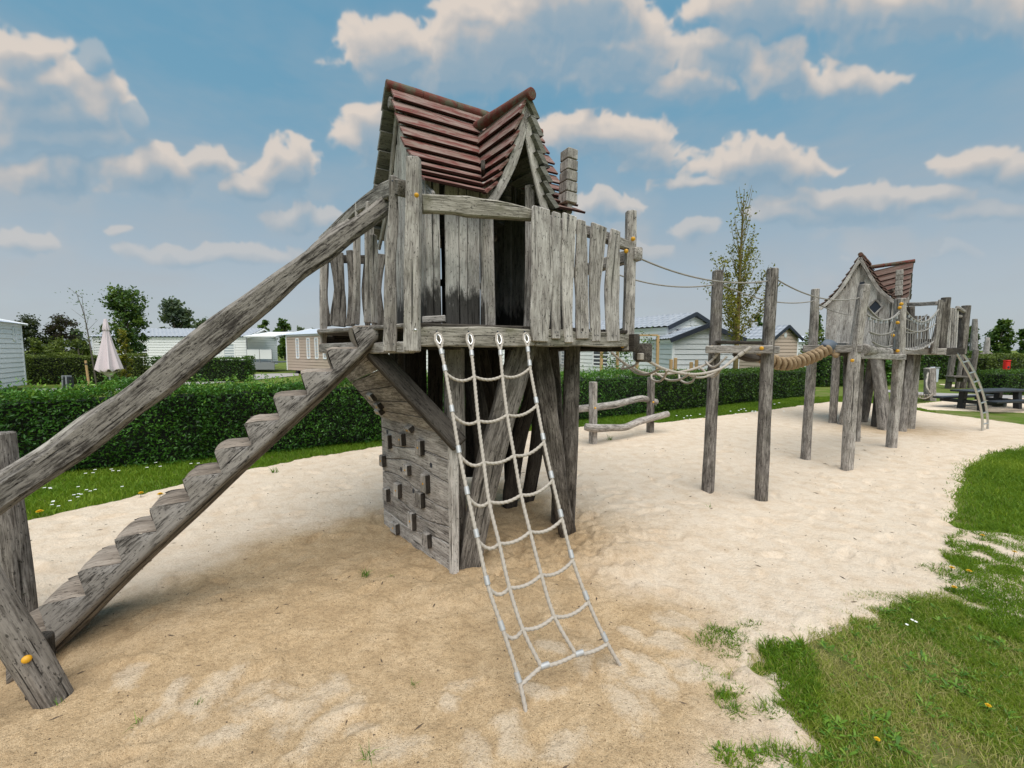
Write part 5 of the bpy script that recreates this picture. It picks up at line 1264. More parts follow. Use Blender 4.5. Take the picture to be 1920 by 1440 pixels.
# ------------------------------------------------------------------ balance logs
def build_balance():
    S = thing('balance_logs', 'two crooked balance logs bolted to a pair of short posts before the hedge', 'balance beam', (2.0, 7.5, 0))
    a, b = G(1112, 832), G(1219, 811)
    for p, top, mid in ((a, (1112, 716), (1112, 775)), (b, (1221, 707), (1220, 760))):
        mb = MB(); log(mb, [p + V((0, 0, -.2)), p, D(*mid, p.y), D(*top, p.y)], [.064, .063, .061, .06], 12, .07, .06, .75, .2, V((1, .6, 0))); o = mb.build('post', M['mid'], S)
        c = D(1116 if p is a else 1225, 765 if p is a else 754, p.y - .075); caps([(c, toward_cam(c))], o, r=.018)
    mb = MB(); log(mb, [D(1075, 768, a.y + .02), D(1110, 764, a.y + .13), D(1150, 759, a.y + .45), D(1180, 752, a.y + .75), D(1205, 747, b.y - .05), D(1231, 754, b.y + .12)], [.06, .062, .065, .06, .062, .055], 12, .08, .08); mb.build('balance_log', M['mid'], S)
    mb = MB(); log(mb, [D(1097, 800, a.y - .16), D(1115, 803, a.y - .12), D(1145, 802, a.y + .15), D(1172, 801, a.y + .4), D(1200, 790, a.y + .65), D(1252, 776, b.y + .05)], [.062, .07, .066, .062, .066, .06], 12, .08, .08); mb.build('balance_log', M['light'], S)
build_balance()

# ------------------------------------------------------------------ hedges
def hedge(name, label, path, w, h, mat, dens, size, seed, shoots=0, aspect=.5, rough=.10, group=None, topvar=.06):
    """path: plan polyline of the hedge centre; leaves on faces and top plus an opaque twiggy core"""
    root = thing(name, label, 'hedge', (path[0][0], path[0][1], 0), group); q = np.random.default_rng(seed); C = []; Rn = []; core = MB()
    for (a, b) in zip(path, path[1:]):
        ax, ay = a; bx, by = b; L = math.hypot(bx - ax, by - ay); dx, dy = (bx - ax) / L, (by - ay) / L; nx, ny = dy, -dx
        n = int(dens * L * (2 * h + w)); s = q.uniform(-.05, L + .05, n); k = q.random(n) * (2 * h + w)
        off = np.where(k < h, w / 2, np.where(k < 2 * h, -w / 2, k - 2 * h - w / 2)); z = np.where(k < h, k, np.where(k < 2 * h, k - h, h))
        hx = ax + dx * s; hy = ay + dy * s; hv = 1 + topvar * fbm(hx, hy, .9, 4, seed) * 2; z = z * hv
        bump_ = rough * fbm(s * 1.0 + seed, z * 1.3 + off, .35, 4, seed + 2)
        side = np.where(k < h, 1, np.where(k < 2 * h, -1, 0)); o2 = off + side * (bump_ - .04 + q.normal(0, .035, n)) ; z = z + (side == 0) * (bump_ * .8 - .02 + q.normal(0, .03, n)); o2 = o2 * np.where(z < .25, .82 + .7 * z, 1)
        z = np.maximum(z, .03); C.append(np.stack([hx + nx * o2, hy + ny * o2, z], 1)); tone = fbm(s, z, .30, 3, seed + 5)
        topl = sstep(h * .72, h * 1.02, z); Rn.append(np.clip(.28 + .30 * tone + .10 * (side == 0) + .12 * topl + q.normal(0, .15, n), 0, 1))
        for s_end, use in ((-.02, (a == path[0])), (L + .02, (b == path[-1]))):   # leafy ends
            if use:
                m = int(dens * w * h * 1.2); oo = q.uniform(-w / 2, w / 2, m); zz = q.uniform(.03, h * 1.02, m); se = s_end + q.normal(0, .035, m) + rough * fbm(oo * 1.0 + seed, zz, .3, 3, seed + 8)
                C.append(np.stack([ax + dx * se + nx * oo, ay + dy * se + ny * oo, zz], 1)); Rn.append(np.clip(.28 + q.normal(0, .18, m) + .12 * sstep(h * .7, h, zz), 0, 1))
        if shoots:
            m = int(shoots * L); ss = q.uniform(0, L, m); oo = q.uniform(-w / 2, w / 2, m); hh = q.uniform(.06, .22, m)
            for i in range(m):
                nn = 9; t = np.linspace(0, 1, nn); bx_, by_ = q.normal(0, .05, 2); c = np.stack([ax + dx * ss[i] + nx * oo[i] + bx_ * t, ay + dy * ss[i] + ny * oo[i] + by_ * t, h * .97 + hh[i] * t], 1) + q.normal(0, .010, (nn, 3)); C.append(c); Rn.append(np.clip(q.normal(.72, .15, nn), 0, 1))
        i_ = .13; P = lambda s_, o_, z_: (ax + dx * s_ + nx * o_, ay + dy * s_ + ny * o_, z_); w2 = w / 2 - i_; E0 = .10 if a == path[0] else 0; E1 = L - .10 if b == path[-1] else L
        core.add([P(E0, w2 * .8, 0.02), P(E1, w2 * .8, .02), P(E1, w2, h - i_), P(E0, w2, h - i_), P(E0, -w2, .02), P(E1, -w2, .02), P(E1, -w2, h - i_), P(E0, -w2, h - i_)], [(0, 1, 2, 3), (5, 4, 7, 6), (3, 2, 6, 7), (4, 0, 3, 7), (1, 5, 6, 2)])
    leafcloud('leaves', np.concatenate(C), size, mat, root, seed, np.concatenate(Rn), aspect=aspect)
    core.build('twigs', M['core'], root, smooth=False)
    return root
hd = V((.876, .483)); h0 = V((-6.19, 4.915))
def hp_(t, off): return (h0.x + hd.x * t - hd.y * off, h0.y + hd.y * t + hd.x * off)
hedge('hedge', 'loose dark privet hedge with long shoots behind the stair', [hp_(-3.2, .42), hp_(2, .42), hp_(7.3, .45)], .8, 1.06, M['privet'], 2600, .052, 201, 40, .42, .14)
hedge('hedge', 'lower shaggy bright hedge behind the balance logs', [hp_(7.3, .45), hp_(11.2, .45)], .8, 1.03, M['privet'], 1700, .05, 202, 26, .42, .11)
hedge('hedge', 'neatly clipped hedge behind the bridge posts', [hp_(11.2, .5), hp_(14.5, .55), hp_(19.0, .6)], .9, .98, M['clip'], 1100, .055, 203, 0, .6, .07, topvar=.03)
p = G(1885, 741); hedge('hedge', 'low dense clipped hedge block at the right edge by the red box', [(p.x, p.y + .45), (p.x + 4.5, p.y + 1.6)], .9, .82, M['clip'], 800, .06, 204, 0, .6, .05)
hedge('hedge', 'lime green hedge rising behind the low hedge block', [(22.9, 20.6), (28.0, 22.4)], 1.0, 1.3, M['limehedge'], 420, .09, 205, 0, .6, .10)
hedge('hedge', 'long dark hedge under the far playhouse deck', [(13.4, 18.5), (17.6, 19.6)], 1.0, 1.35, M['clip'], 420, .09, 206, 0, .6, .06)
hedge('hedge', 'distant clipped hedge behind the far posts', [(21.5, 22.6), (26.5, 24.2)], 1.0, 1.5, M['clip'], 300, .11, 207, 0, .6, .06)
hedge('hedge', 'clipped lime topped hedge left of the parasol', [(-22.6, 19.6), (-18.4, 20.6)], 1.1, 1.34, M['limehedge'], 500, .085, 208, 0, .6, .08)
hedge('hedge', 'clipped dark hedge right of the parasol in front of the caravan', [(-18.0, 21.0), (-13.6, 21.6)], 1.0, 1.20, M['clip'], 420, .085, 209, 0, .6, .06)
hedge('hedge', 'hedge glimpsed behind the side of the far caravan terrace', [(-16.9, 34.0), (-14.2, 34.6)], 1.0, 1.75, M['clip'], 260, .13, 210, 0, .6, .08)

# ------------------------------------------------------------------ trees
def tree(name, label, base, h, cw, mat, n, leaf_s, seed, trunk=.10, z0=.25, shape='round', bark='bark', group=None, clumps=34, limbs=7):
    x, y = base; root = thing(name, label, 'tree', (x, y, 0), group); q = np.random.default_rng(seed)
    mb = MB(); top = V((x + .04 * h * q.normal(), y, h * .86)); tr = [V((x, y, -.1)), V((x + .02 * h * q.normal() * .5, y, h * .3)), V((x + .03 * h * q.normal() * .5, y, h * .6)), top]
    log(mb, tr, [trunk, trunk * .8, trunk * .5, trunk * .12], 9, .25, .06)
    cen = []
    for i in range(clumps):
        t = z0 + (1 - z0) * (i + q.random()) / clumps
        if shape == 'round': rr = cw / 2 * math.sqrt(max(.04, 1 - ((t - (z0 + .44 * (1 - z0))) / (.60 * (1 - z0))) ** 2))
        elif shape == 'cone': rr = cw / 2 * (1 - ((t - z0) / (1 - z0)) ** 1.4) * min(1, .35 + (t - z0) * 4)
        else: rr = cw / 2 * math.sin(min(1, (t - z0) / (1 - z0) * 1.0) ** .62 * math.pi * .93 + .12)
        a = q.uniform(0, 6.283); k = math.sqrt(q.uniform(.15, 1)); cen.append((x + rr * k * math.cos(a), y + rr * k * math.sin(a), h * t * .97))
    cen = np.array(cen)
    for i in range(limbs):
        c = cen[q.integers(len(cen))]; z_ = max(h * z0 * .8, c[2] * .62); s_ = V((x, y, z_)); log(mb, [s_, V(((x + c[0]) / 2, (y + c[1]) / 2, (z_ + c[2]) / 2 + .03 * h)), V(c)], [trunk * .42, trunk * .25, trunk * .08], 6, .3, .05)
    mb.build('trunk', M[bark], root)
    idx = q.integers(0, len(cen), n); sig = cw * .115 * q.uniform(.6, 1.25, len(cen))[idx]
    c = cen[idx] + q.normal(0, 1, (n, 3)) * sig[:, None] * np.array([1, 1, .85]); c[:, 2] = np.clip(c[:, 2], h * z0 * .6, None)
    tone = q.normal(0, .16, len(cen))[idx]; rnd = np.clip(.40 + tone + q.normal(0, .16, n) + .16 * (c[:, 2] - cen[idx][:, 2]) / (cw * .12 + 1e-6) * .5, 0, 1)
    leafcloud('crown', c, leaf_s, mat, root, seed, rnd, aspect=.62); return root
def at_tree(px, ybase, Y): p = D(px, ybase, Y); return (p.x, p.y)
def hz(py, Y): return EYE + (HORIZON - py) / F_PX * Y
def T_(name, label, px, Y, ytop, wpx, mat, n, ls, seed, **k): return tree(name, label, at_tree(px, 690, Y), hz(ytop, Y), wpx / F_PX * Y * .74 * math.cos(math.atan((px - 960) / F_PX)), M[mat], n, ls, seed, **k)
T_('leafy_tree', 'bushy mid green tree behind the closed parasol', 243, 23, 543, 108, 'tree', 5200, .17, 301, trunk=.11, z0=.30, clumps=46)
T_('far_tree', 'rounded big tree far behind the caravan roof', 336, 90, 566, 74, 'far', 3800, .75, 302, z0=.1, trunk=.3, clumps=26, group='distant trees')
T_('far_tree', 'low distant tree touching the underside of the handrail', 386, 85, 602, 50, 'far', 1400, .7, 303, z0=.05, trunk=.25, clumps=14, group='distant trees')
T_('far_tree', 'small domed tree above the terrace canopy', 498, 70, 599, 32, 'tree', 1500, .5, 304, z0=.05, trunk=.2, clumps=14, group='distant trees')
T_('far_tree', 'wider tree between terrace canopy and beige home', 536, 66, 603, 42, 'tree', 2000, .5, 305, z0=.05, trunk=.2, clumps=18, group='distant trees')
T_('far_tree', 'pale olive treetop over the beige home roof', 570, 75, 611, 26, 'far', 800, .5, 306, z0=.05, trunk=.2, clumps=9, group='distant trees')
T_('far_tree', 'faint tree at the left edge of the near playhouse', 592, 90, 612, 22, 'far', 500, .6, 307, z0=.05, trunk=.2, clumps=7, group='distant trees')
T_('dark_bush', 'dark evergreen bush beside the left white home', 65, 27, 597, 105, 'conifer', 4200, .17, 308, z0=.02, trunk=.1, clumps=34)
T_('dark_bush', 'dark copper leaved bush left of the parasol', 122, 28, 594, 90, 'copper', 3600, .17, 309, z0=.02, trunk=.1, clumps=30)
T_('shrub', 'loose lime green shrub before the dark bush', 66, 21, 634, 56, 'limehedge', 2200, .12, 310, z0=.12, trunk=.06, clumps=24)
T_('shrub', 'yellow green shrub row above the clipped hedge', 118, 25, 637, 80, 'limehedge', 2000, .14, 311, z0=.15, trunk=.06, clumps=24)
T_('shrub', 'yellow green shrub closest to the parasol left side', 152, 25, 638, 46, 'limehedge', 1500, .14, 321, z0=.15, trunk=.06, clumps=20)
T_('climbing_plant', 'golden leafy plant climbing beside the parasol', 236, 15.5, 618, 32, 'olive', 1500, .10, 312, z0=.05, trunk=.03, clumps=26)
T_('shrub', 'pale flowering shrub under the terrace canopy', 492, 38, 634, 58, 'limehedge', 2200, .22, 313, z0=.08, trunk=.06, clumps=24)
T_('far_tree', 'small dark tree right of the sapling', 1420, 45, 592, 34, 'tree', 1600, .32, 314, z0=.05, trunk=.12, clumps=16, group='distant trees')
T_('leafy_tree', 'conical young tree between the back posts', 1526, 30, 588, 40, 'tree', 3000, .2, 315, z0=.25, trunk=.09, shape='cone', clumps=34)
T_('shrub', 'airy green shrub at the foot of the conical tree', 1523, 24, 622, 58, 'limehedge', 1300, .14, 316, z0=.3, trunk=.05, clumps=26)
T_('leafy_tree', 'round tree directly right of the far playhouse', 1815, 36, 614, 50, 'tree', 2600, .22, 317, z0=.2, trunk=.1, clumps=28, group='round trees on the right')
T_('leafy_tree', 'broad round tree above the red box', 1872, 33, 600, 56, 'tree', 3400, .22, 318, z0=.28, trunk=.1, clumps=34, group='round trees on the right')
T_('leafy_tree', 'tree cut off by the right edge of the picture', 1925, 30, 604, 50, 'tree', 2600, .22, 319, z0=.25, trunk=.1, clumps=30, group='round trees on the right')
T_('shrub', 'green shrub under the far playhouse floor', 1655, 19, 668, 60, 'privet', 1500, .13, 322, z0=.05, trunk=.05, clumps=22)
def sapling():
    p = at_tree(1378, 690, 13.2); x, y = p; root = thing('sapling', 'tall slender sapling with sparse olive leaves behind the post pair', 'tree', (x, y, 0)); q = np.random.default_rng(44); h = hz(366, 13.2)
    mb = MB(); log(mb, [V((x, y, -.1)), V((x + .03, y, h * .35)), V((x + .02, y, h * .7)), V((x + .05, y, h))], [.085, .07, .032, .006], 9, .2, .05); C = []; Rn = []
    for i in range(46):
        t = .26 + .68 * (i / 46) ** 1.15; a = q.uniform(0, 6.283); L = h * (.20 + .10 * q.random()) * (1.15 - t * .75); z_ = h * t; s_ = V((x + .03, y, z_)); o = V((math.cos(a), math.sin(a), 0)); wdt = (.60 if t < .55 else .26)
        e = s_ + o * L * wdt + V((0, 0, L * 1.0)); m_ = s_ + o * L * wdt * .62 + V((0, 0, L * .45)); log(mb, [s_, m_, e], [.014, .009, .003], 5, .15, .05)
        n = int(185 * (1.2 - t) ** 1.7 * (1 if t < .62 else .30)); tt = q.uniform(.1, 1.02, n)[:, None]; c = (1 - tt) ** 2 * np.array(s_) + 2 * tt * (1 - tt) * np.array(m_) + tt ** 2 * np.array(e) + q.normal(0, .085, (n, 3)); C.append(c); Rn.append(np.clip(q.normal(.42, .2, n), 0, 1))
    mb.build('trunk', M['mossbark'], root); leafcloud('crown', np.concatenate(C), .088, M['olive'], root, 45, np.concatenate(Rn), aspect=.6)
sapling()
def thin_tree():
    x, y = at_tree(180, 715, 19.5); root = thing('young_tree', 'nearly bare thin young tree left of the parasol', 'tree', (x, y, 0)); mb = MB(); q = np.random.default_rng(4)
    log(mb, [V((x, y, 0)), V((x - .12, y, 1.6)), V((x - .3, y, 3.2)), V((x - .6, y, 4.3))], [.035, .03, .018, .005], 6, .2, .05)
    for i in range(9): z_ = 2 + .25 * i; log(mb, [V((x - .1 * z_ + .05, y, z_)), V((x - .1 * z_ + q.normal(0, .35), y, z_ + .5))], [.010, .003], 5, .2)
    mb.build('trunk', M['bark'], root); c = np.stack([x - .35 + q.normal(0, .35, 120), y + q.normal(0, .3, 120), q.uniform(2.0, 4.4, 120)], 1); leafcloud('crown', c, .09, M['tree'], root, 5)
thin_tree()
def tree_line():
    q = np.random.default_rng(66)
    for i, (px, yt, w) in enumerate([(152, 622, 60), (620, 628, 70), (700, 626, 60), (1560, 640, 60)]):
        T_('far_tree', ['far hazy treeline clump left behind the thin young tree', 'far treeline clump seen between the back pickets', 'far treeline clump low behind the deck corner', 'far low trees left of the far playhouse'][i], px, 120, yt, w, 'far', 900, 1.1, 400 + i, z0=.02, trunk=.3, clumps=16, group='distant trees', limbs=0)
tree_line()

# ------------------------------------------------------------------ mobile homes
def siding(mb, A, B, z0, ztop, nrm, step=.19):
    """lap boards between plan points A and B; ztop(t) gives the wall head"""
    A, B, nrm = V((*A, 0)), V((*B, 0)), V((*nrm, 0)); z = z0; zm = max(ztop(t / 20) for t in range(21))
    while z < zm - .005:
        z1 = min(z + step, zm)
        def span(zz):
            ts = [t / 200 for t in range(201) if ztop(t / 200) >= zz - 1e-6]; return (min(ts), max(ts)) if ts else (.5, .5)
        a0, b0 = span(z); a1, b1 = span(z1)
        P = lambda t, zz, o: tuple(A.lerp(B, t) + nrm * o + V((0, 0, zz)))
        zg = min(z + .034, z1); gp = .72; mb.add([P(a0, zg, .028), P(b0, zg, .028), P(b1, z1, .012), P(a1, z1, .012), P(a0, zg, -.012), P(b0, zg, -.012), P(a0, z, -.012), P(b0, z, -.012), P(a0, z, .012), P(b0, z, .012)], [(0, 1, 2, 3), (4, 5, 1, 0), (6, 7, 5, 4), (8, 9, 7, 6)]); z = z1
def mobile_home(label, C, ang, L, W, zb, ze, zr, wall, barge=None, wins=(), tile=True, group='mobile homes around the playground', cat='mobile home', vents=(), skirt=True, over=.18):
    """C: corner nearest to us; long side runs from C along ang (deg), gable side runs from C along ang-90 or +90 given by the sign of W"""
    d = V((math.cos(rad(ang)), math.sin(rad(ang)))); g_ = V((-d.y, d.x)) * (1 if W > 0 else -1); W = abs(W); C = V((C[0], C[1]))
    root = thing('mobile_home', label, cat, (C.x, C.y, 0), group); P = lambda a, b: C + d * a + g_ * b
    mb = MB(); fl = lambda t: ze; gb = lambda t: ze + (zr - ze) * (1 - abs(2 * t - 1))
    siding(mb, P(0, 0), P(L, 0), zb, fl, -g_); siding(mb, P(0, 0), P(0, W), zb, gb, -d); siding(mb, P(L, 0), P(L, W), zb, gb, d); siding(mb, P(0, W), P(L, W), zb, fl, g_)
    wl = mb.build('wall', M[wall], root, smooth=False)
    mb = MB()
    for a, b in ((0, 0), (L, 0), (0, W), (L, W)): p = P(a, b); board(mb, [V((p.x, p.y, zb)), V((p.x, p.y, ze))], V((d.x, d.y, 0)), .09, .09, 0, 1)
    board(mb, [V((*(P(0, 0) - g_ * .02), ze - .05)), V((*(P(L, 0) - g_ * .02), ze - .05))], V((0, 0, 1)), .12, .05, 0, 2); mb.build('corner_trim', M['trim'], root)
    # roof with pressed tile relief
    V_ = []; F_ = []; G_ = []; o = over; sl = math.hypot(W / 2 + o, zr - ze); n1 = int((L + 2 * o) / .11); n2 = max(4, int(sl / .09))
    for side in (0, 1):
        b0 = len(V_)
        for j in range(n2 + 1):
            t = j / n2; s_ = t * sl; row = (s_ % .36) / .36
            for i in range(n1 + 1):
                a = -o + (L + 2 * o) * i / n1; rel = (.07 * (1 - row) + .030 * math.cos(a * 2 * math.pi / .30)) if tile else 0
                b = (-o + (W / 2 + o) * t); zz = ze + .02 + (zr - ze + .02) * (t * (W / 2 + o) - o) / (W / 2) ; b = b if side == 0 else W - b; p = P(a, b); V_.append((p.x, p.y, zz + .03 + rel)); G_.append((a, s_, side))
        for j in range(n2):
            for i in range(n1): k = b0 + j * (n1 + 1) + i; q = (k, k + 1, k + n1 + 2, k + n1 + 1); F_.append(q if side == 0 else q[::-1])
    mr = MB(); mr.add(V_, F_, G_); rf = mr.build('roof', M['tiles'] if tile else M['flatroof'], root, smooth=False)
    mb = MB()
    for a in ((-.03 - o, L + .03 + o) if barge else (-.02 - o, L + .02 + o)):
        mb = MB()
        for s0 in (0, 1):
            p0 = P(a, -o if s0 == 0 else W + o); p1 = P(a, W / 2); zz0 = ze - (zr - ze) * o / (W / 2) + .03
            board(mb, [V((p0.x, p0.y, zz0)), V((p1.x, p1.y, zr + .06))], V((0, 0, 1)), .17 if barge else .10, .04, 0, 2)
        mb.build('barge_board', M[barge or 'trim'], root)
    for (side, u0, u1, z0, z1, pane) in wins:
        A_, dd, nn = (P(0, 0), d, -g_) if side == 'long' else (P(0, 0), g_, -d)
        c0 = A_ + dd * u0; c1 = A_ + dd * u1; v = lambda p, z, k: V((p.x + nn.x * k, p.y + nn.y * k, z)); f = MB()
        for a_, b_ in ((v(c0, z0, .03), v(c0, z1, .03)), (v(c1, z0, .03), v(c1, z1, .03))): board(f, [a_, b_], V((dd.x, dd.y, 0)), .08, .05, 0, 1)
        for zz in (z0, z1): board(f, [v(c0, zz, .032), v(c1, zz, .032)], V((0, 0, 1)), .08, .05, 0, 1)
        fr = f.build('window', M['trim'], root); f = MB(); f.add([tuple(v(c0, z0, .022)), tuple(v(c1, z0, .022)), tuple(v(c1, z1, .022)), tuple(v(c0, z1, .022))], [(0, 1, 2, 3)]); f.build('pane', M[pane], fr, smooth=False)
    for (u0, zz, r_) in vents:
        p = P(0, u0) - d * .03; mb = MB(); c = V((p.x, p.y, zz)); dome(mb, c, V((-d.x, -d.y, 0)), r_, .02, 20); mb.build('vent', M['pale'], root)
    if skirt:
        mb = MB()
        for a in (.6, L * .35, L * .68, L - .6): p = P(a, .4); board(mb, [V((p.x, p.y, -.1)), V((p.x, p.y, zb))], V((d.x, d.y, 0)), .25, .2, 0, 1)
        mb.build('support', M['skirt'], root)
    return root
# left white home: its long wall recedes from off-frame to the corner seen at column 40
c = D(41, 656, 17.5); mobile_home('white weatherboard mobile home cut off by the left edge', (c.x, c.y), -57, 9.5, -3.6, .12, 2.66, 3.05, 'white', None, [('long', .55, .75, 2.0, 2.5, 'curtain')], tile=False)
# the caravan seen behind the hedge, centre left
c = D(176, 656, 30.5); mobile_home('long white mobile home with tiled roof behind the parasol', (c.x, c.y), 0, 11.2, 3.8, .42, 2.52, 3.12, 'white', None, [('long', 3.35, 3.95, 1.05, 1.95, 'glass'), ('long', 6.0, 6.6, 1.15, 2.0, 'glass'), ('long', 9.5, 10.3, 1.0, 2.05, 'curtain'), ('long', 8.9, 9.3, 1.15, 2.0, 'curtain')], tile=True)
c = D(538, 656, 29); mobile_home('beige weatherboard mobile home with four narrow windows, left of the playhouse', (c.x, c.y), -36, 9.0, 3.8, .2, 2.62, 3.05, 'beige', None, [('long', a, a + .34, 1.05, 2.35, 'curtain') for a in (1.35, 2.75, 3.75, 4.7)], tile=False)
c = D(1250, 656, 17.2); mobile_home('pale home with dark edged tiled gable right of the playhouse', (c.x, c.y), 120, 8.5, -3.1, .15, 2.52, 3.06, 'white', 'navy', [('long', 3.4, 4.5, .8, 2.0, 'glass'), ('long', 6.0, 7.2, .8, 1.9, 'curtain')], vents=[(1.55, 2.72, .13)])
c = D(1262, 656, 15.4); mobile_home('small pale shed with dark gable edges before the white home', (c.x, c.y), 88, 2.6, -2.35, .08, 1.98, 2.42, 'pale', 'navy', cat='shed', vents=[(1.4, 2.02, .07)], group='sheds', skirt=False)
c = D(1446, 656, 23.0); mobile_home('beige home with round gable vent behind the post pair', (c.x, c.y), 115, 5.5, -2.3, .1, 2.22, 2.86, 'beige', 'navy', vents=[(1.15, 2.42, .14)])
c = D(1494, 656, 27); mobile_home('pale blue grey home half hidden right of the beige gable', (c.x, c.y), 10, 5.0, 3.5, .1, 2.1, 2.5, 'pale', 'navy', tile=False)
c = D(700, 656, 22); mobile_home('white home glimpsed under the playhouse deck', (c.x, c.y), -4, 9.6, 3.5, .2, 2.1, 2.5, 'white', None, [('long', 8.6, 9.3, .7, 1.6, 'glass')], tile=False)
def terrace():
    a = D(462, 656, 30.2); b = D(511, 656, 30.2); S = thing('terrace', 'white canopied terrace at the right end of the long caravan', 'terrace', (a.x, a.y, 0)); up = V((0, 0, 1))
    mb = MB(); r0 = D(456, 630, 29.6); r1 = D(516, 630, 29.6); slab(mb, [r0, r1, r1 + V((-.4, 3.2, .42)), r0 + V((0, 3.2, .42))], .08); mb.build('canopy', M['trim'], S)
    mb = MB(); slab(mb, [V((a.x, a.y, .72)), V((b.x, b.y, .72)), V((b.x, b.y + 3, .72)), V((a.x, a.y + 3, .72))], .08); mb.build('floor', M['skirt'], S)
    mb = MB(); board(mb, [V((a.x, a.y - .01, .42)), V((b.x + .1, b.y - .01, .42))], up, .5, .04, 0, 1); mb.build('skirting', M['skirt'], S)
    for x0, x1 in ((463, 486), (487, 509)):
        p, q = D(x0, 656, 30.15), D(x1, 656, 30.15); mb = MB(); board(mb, [V((p.x, p.y, 1.28)), V((q.x, q.y, 1.28))], up, .68, .04, 0, 1); mb.build('railing_panel', M['trim'], S)
    for x in (463, 486, 509): p = D(x, 656, 30.18); mb = MB(); board(mb, [V((p.x, p.y, .7)), V((p.x, p.y, 2.55 if x == 463 else 1.66))], V((1, 0, 0)), .06, .06, 0, 1); mb.build('post', M['skirt'], S)
terrace()
def trellis():
    A = D(1150, 656, 13.6); B = D(1233, 656, 13.6); S = thing('trellis', 'brown timber trellis frame with climbing leaves before the pale home', 'trellis', (A.x, A.y, 0)); ztop = hz(629, 13.6)
    for x in (1128, 1158, 1195, 1233): p = D(x, 656, 13.6); mb = MB(); board(mb, [V((p.x, p.y, 0)), V((p.x, p.y, ztop))], V((1, 0, 0)), .09, .07, .002, .5); mb.build('post', M['stake'], S)
    mb = MB(); board(mb, [V((A.x - .5, A.y, ztop)), V((B.x, B.y, ztop))], V((0, 0, 1)), .05, .06); mb.build('top_rail', M['stake'], S)
    q = np.random.default_rng(55); n = 900; a = q.integers(0, 26, n); cx = q.uniform(A.x - .3, B.x - .15, 26); cz = q.uniform(.5, ztop - .15, 26); c = np.stack([cx[a] + q.normal(0, .13, n), A.y - .05 + q.normal(0, .06, n), cz[a] + q.normal(0, .14, n)], 1); leafcloud('climbing_leaves', c, .085, M['clip'], S, 56, aspect=.6)
    for x, y in ((1259, 674), (1267, 671), (1297, 679), (1307, 675)):
        p = D(x, 656, 14.3); mb = MB(); log(mb, [V((p.x, p.y, 0)), V((p.x, p.y, hz(y, 14.3)))], .055, 8, .3, .04, .2); o = mb.build('fence_stake', M['stake'], None)
        prop(o, {1259: 'thinner left stake before the pale shed', 1267: 'tallest stake before the pale shed, second from left', 1297: 'short stake right of the middle of the shed wall', 1307: 'stake at the right part of the shed wall'}[x], 'stake', 'round stakes before the shed')
trellis()

# ------------------------------------------------------------------ smaller things
def parasol():
    Y = 13.8; p = D(207, 720, Y); S = thing('parasol', 'closed pale pink parasol standing behind the hedge', 'parasol', (p.x, p.y, 0)); zt = hz(600, Y); zb = hz(697, Y)
    mb = MB(); tube(mb, [V((p.x, p.y, 0)), V((p.x, p.y, zt))], .028, 10, .4); mb.build('pole', M['steel'], S)
    mb = MB(); N_ = 64; rows = [(0, .036), (.10, .055), (.19, .082), (.195, .068), (.4, .115), (.7, .205), (.93, .28), (.97, .29), (.985, .24)]; vs = []
    for t, r_ in rows:
        for j in range(N_):
            a = 6.2832 * j / N_; fold = 1 + .20 * t * math.cos(a * 8) + .06 * math.cos(a * 16 + 1); dz = .05 * t * math.cos(a * 8 + .6); vs.append((p.x + r_ * fold * math.cos(a), p.y + r_ * fold * math.sin(a), zt - (zt - zb) * t + dz))
    f = [(i * N_ + j, (i + 1) * N_ + j, (i + 1) * N_ + (j + 1) % N_, i * N_ + (j + 1) % N_) for i in range(len(rows) - 1) for j in range(N_)] + [tuple(range(N_))]
    mb.add(vs, f); mb.build('canopy', M['parasol'], S, 60)
    mb = MB(); vs = []; rows = [(0, .034), (.10, .064), (.19, .094), (.20, .09)]
    for t, r_ in rows:
        for j in range(N_): a = 6.2832 * j / N_; vs.append((p.x + r_ * (1 + .10 * math.cos(8 * a)) * math.cos(a), p.y + r_ * (1 + .10 * math.cos(8 * a)) * math.sin(a), zt + .02 - (zt - zb) * t - (.02 * (1 + math.cos(8 * a)) if t > .15 else 0)))
    f = [(i * N_ + j, (i + 1) * N_ + j, (i + 1) * N_ + (j + 1) % N_, i * N_ + (j + 1) % N_) for i in range(3) for j in range(N_)] + [tuple(range(N_))]; mb.add(vs, f); mb.build('top_cap', M['parasol'], S, 60)
    mb = MB(); log(mb, [V((p.x, p.y, zb - .16)), V((p.x, p.y, zb + .02))], [.06, .19], 12, .05, .25); mb.build('gathered_hem', M['parasol'], S)
parasol()
def folded_chairs():
    Y = 13.2; p = D(124, 720, Y); S = thing('folded_chairs', 'dark grey folded garden chairs leaning upright on the lawn', 'chair', (p.x, p.y, 0)); z = hz(704, Y)
    for k, (dx, w_) in enumerate(((-.10, .035), (-.03, .04), (.05, .045), (.12, .045))):
        mb = MB(); b = V((p.x + dx + .03, p.y, 0)); t = V((p.x + dx * .8, p.y + .05, z - .05 * (k % 2))); board(mb, [b, b.lerp(t, .5), t], V((0, 1, 0)), .17, w_, 0, .2); mb.build('chair_frame', M['black' if k % 2 else 'skirt'], S)
folded_chairs()
def stake():
    Y = 16.5; p = D(167, 720, Y); mb = MB(); log(mb, [V((p.x, p.y, 0)), V((p.x - .06, p.y, hz(676, Y)))], .034, 9, .2, .03, .2); o = mb.build('tree_stake', M['stake'], None); prop(o, 'yellow pine tree stake left of the parasol', 'stake')
    m2 = MB(); tube(m2, [V((p.x - .05, p.y, hz(684, Y))), V((p.x - .052, p.y, hz(681, Y)))], .038, 10, .05); m2.build('band', M['black'], o)
stake()
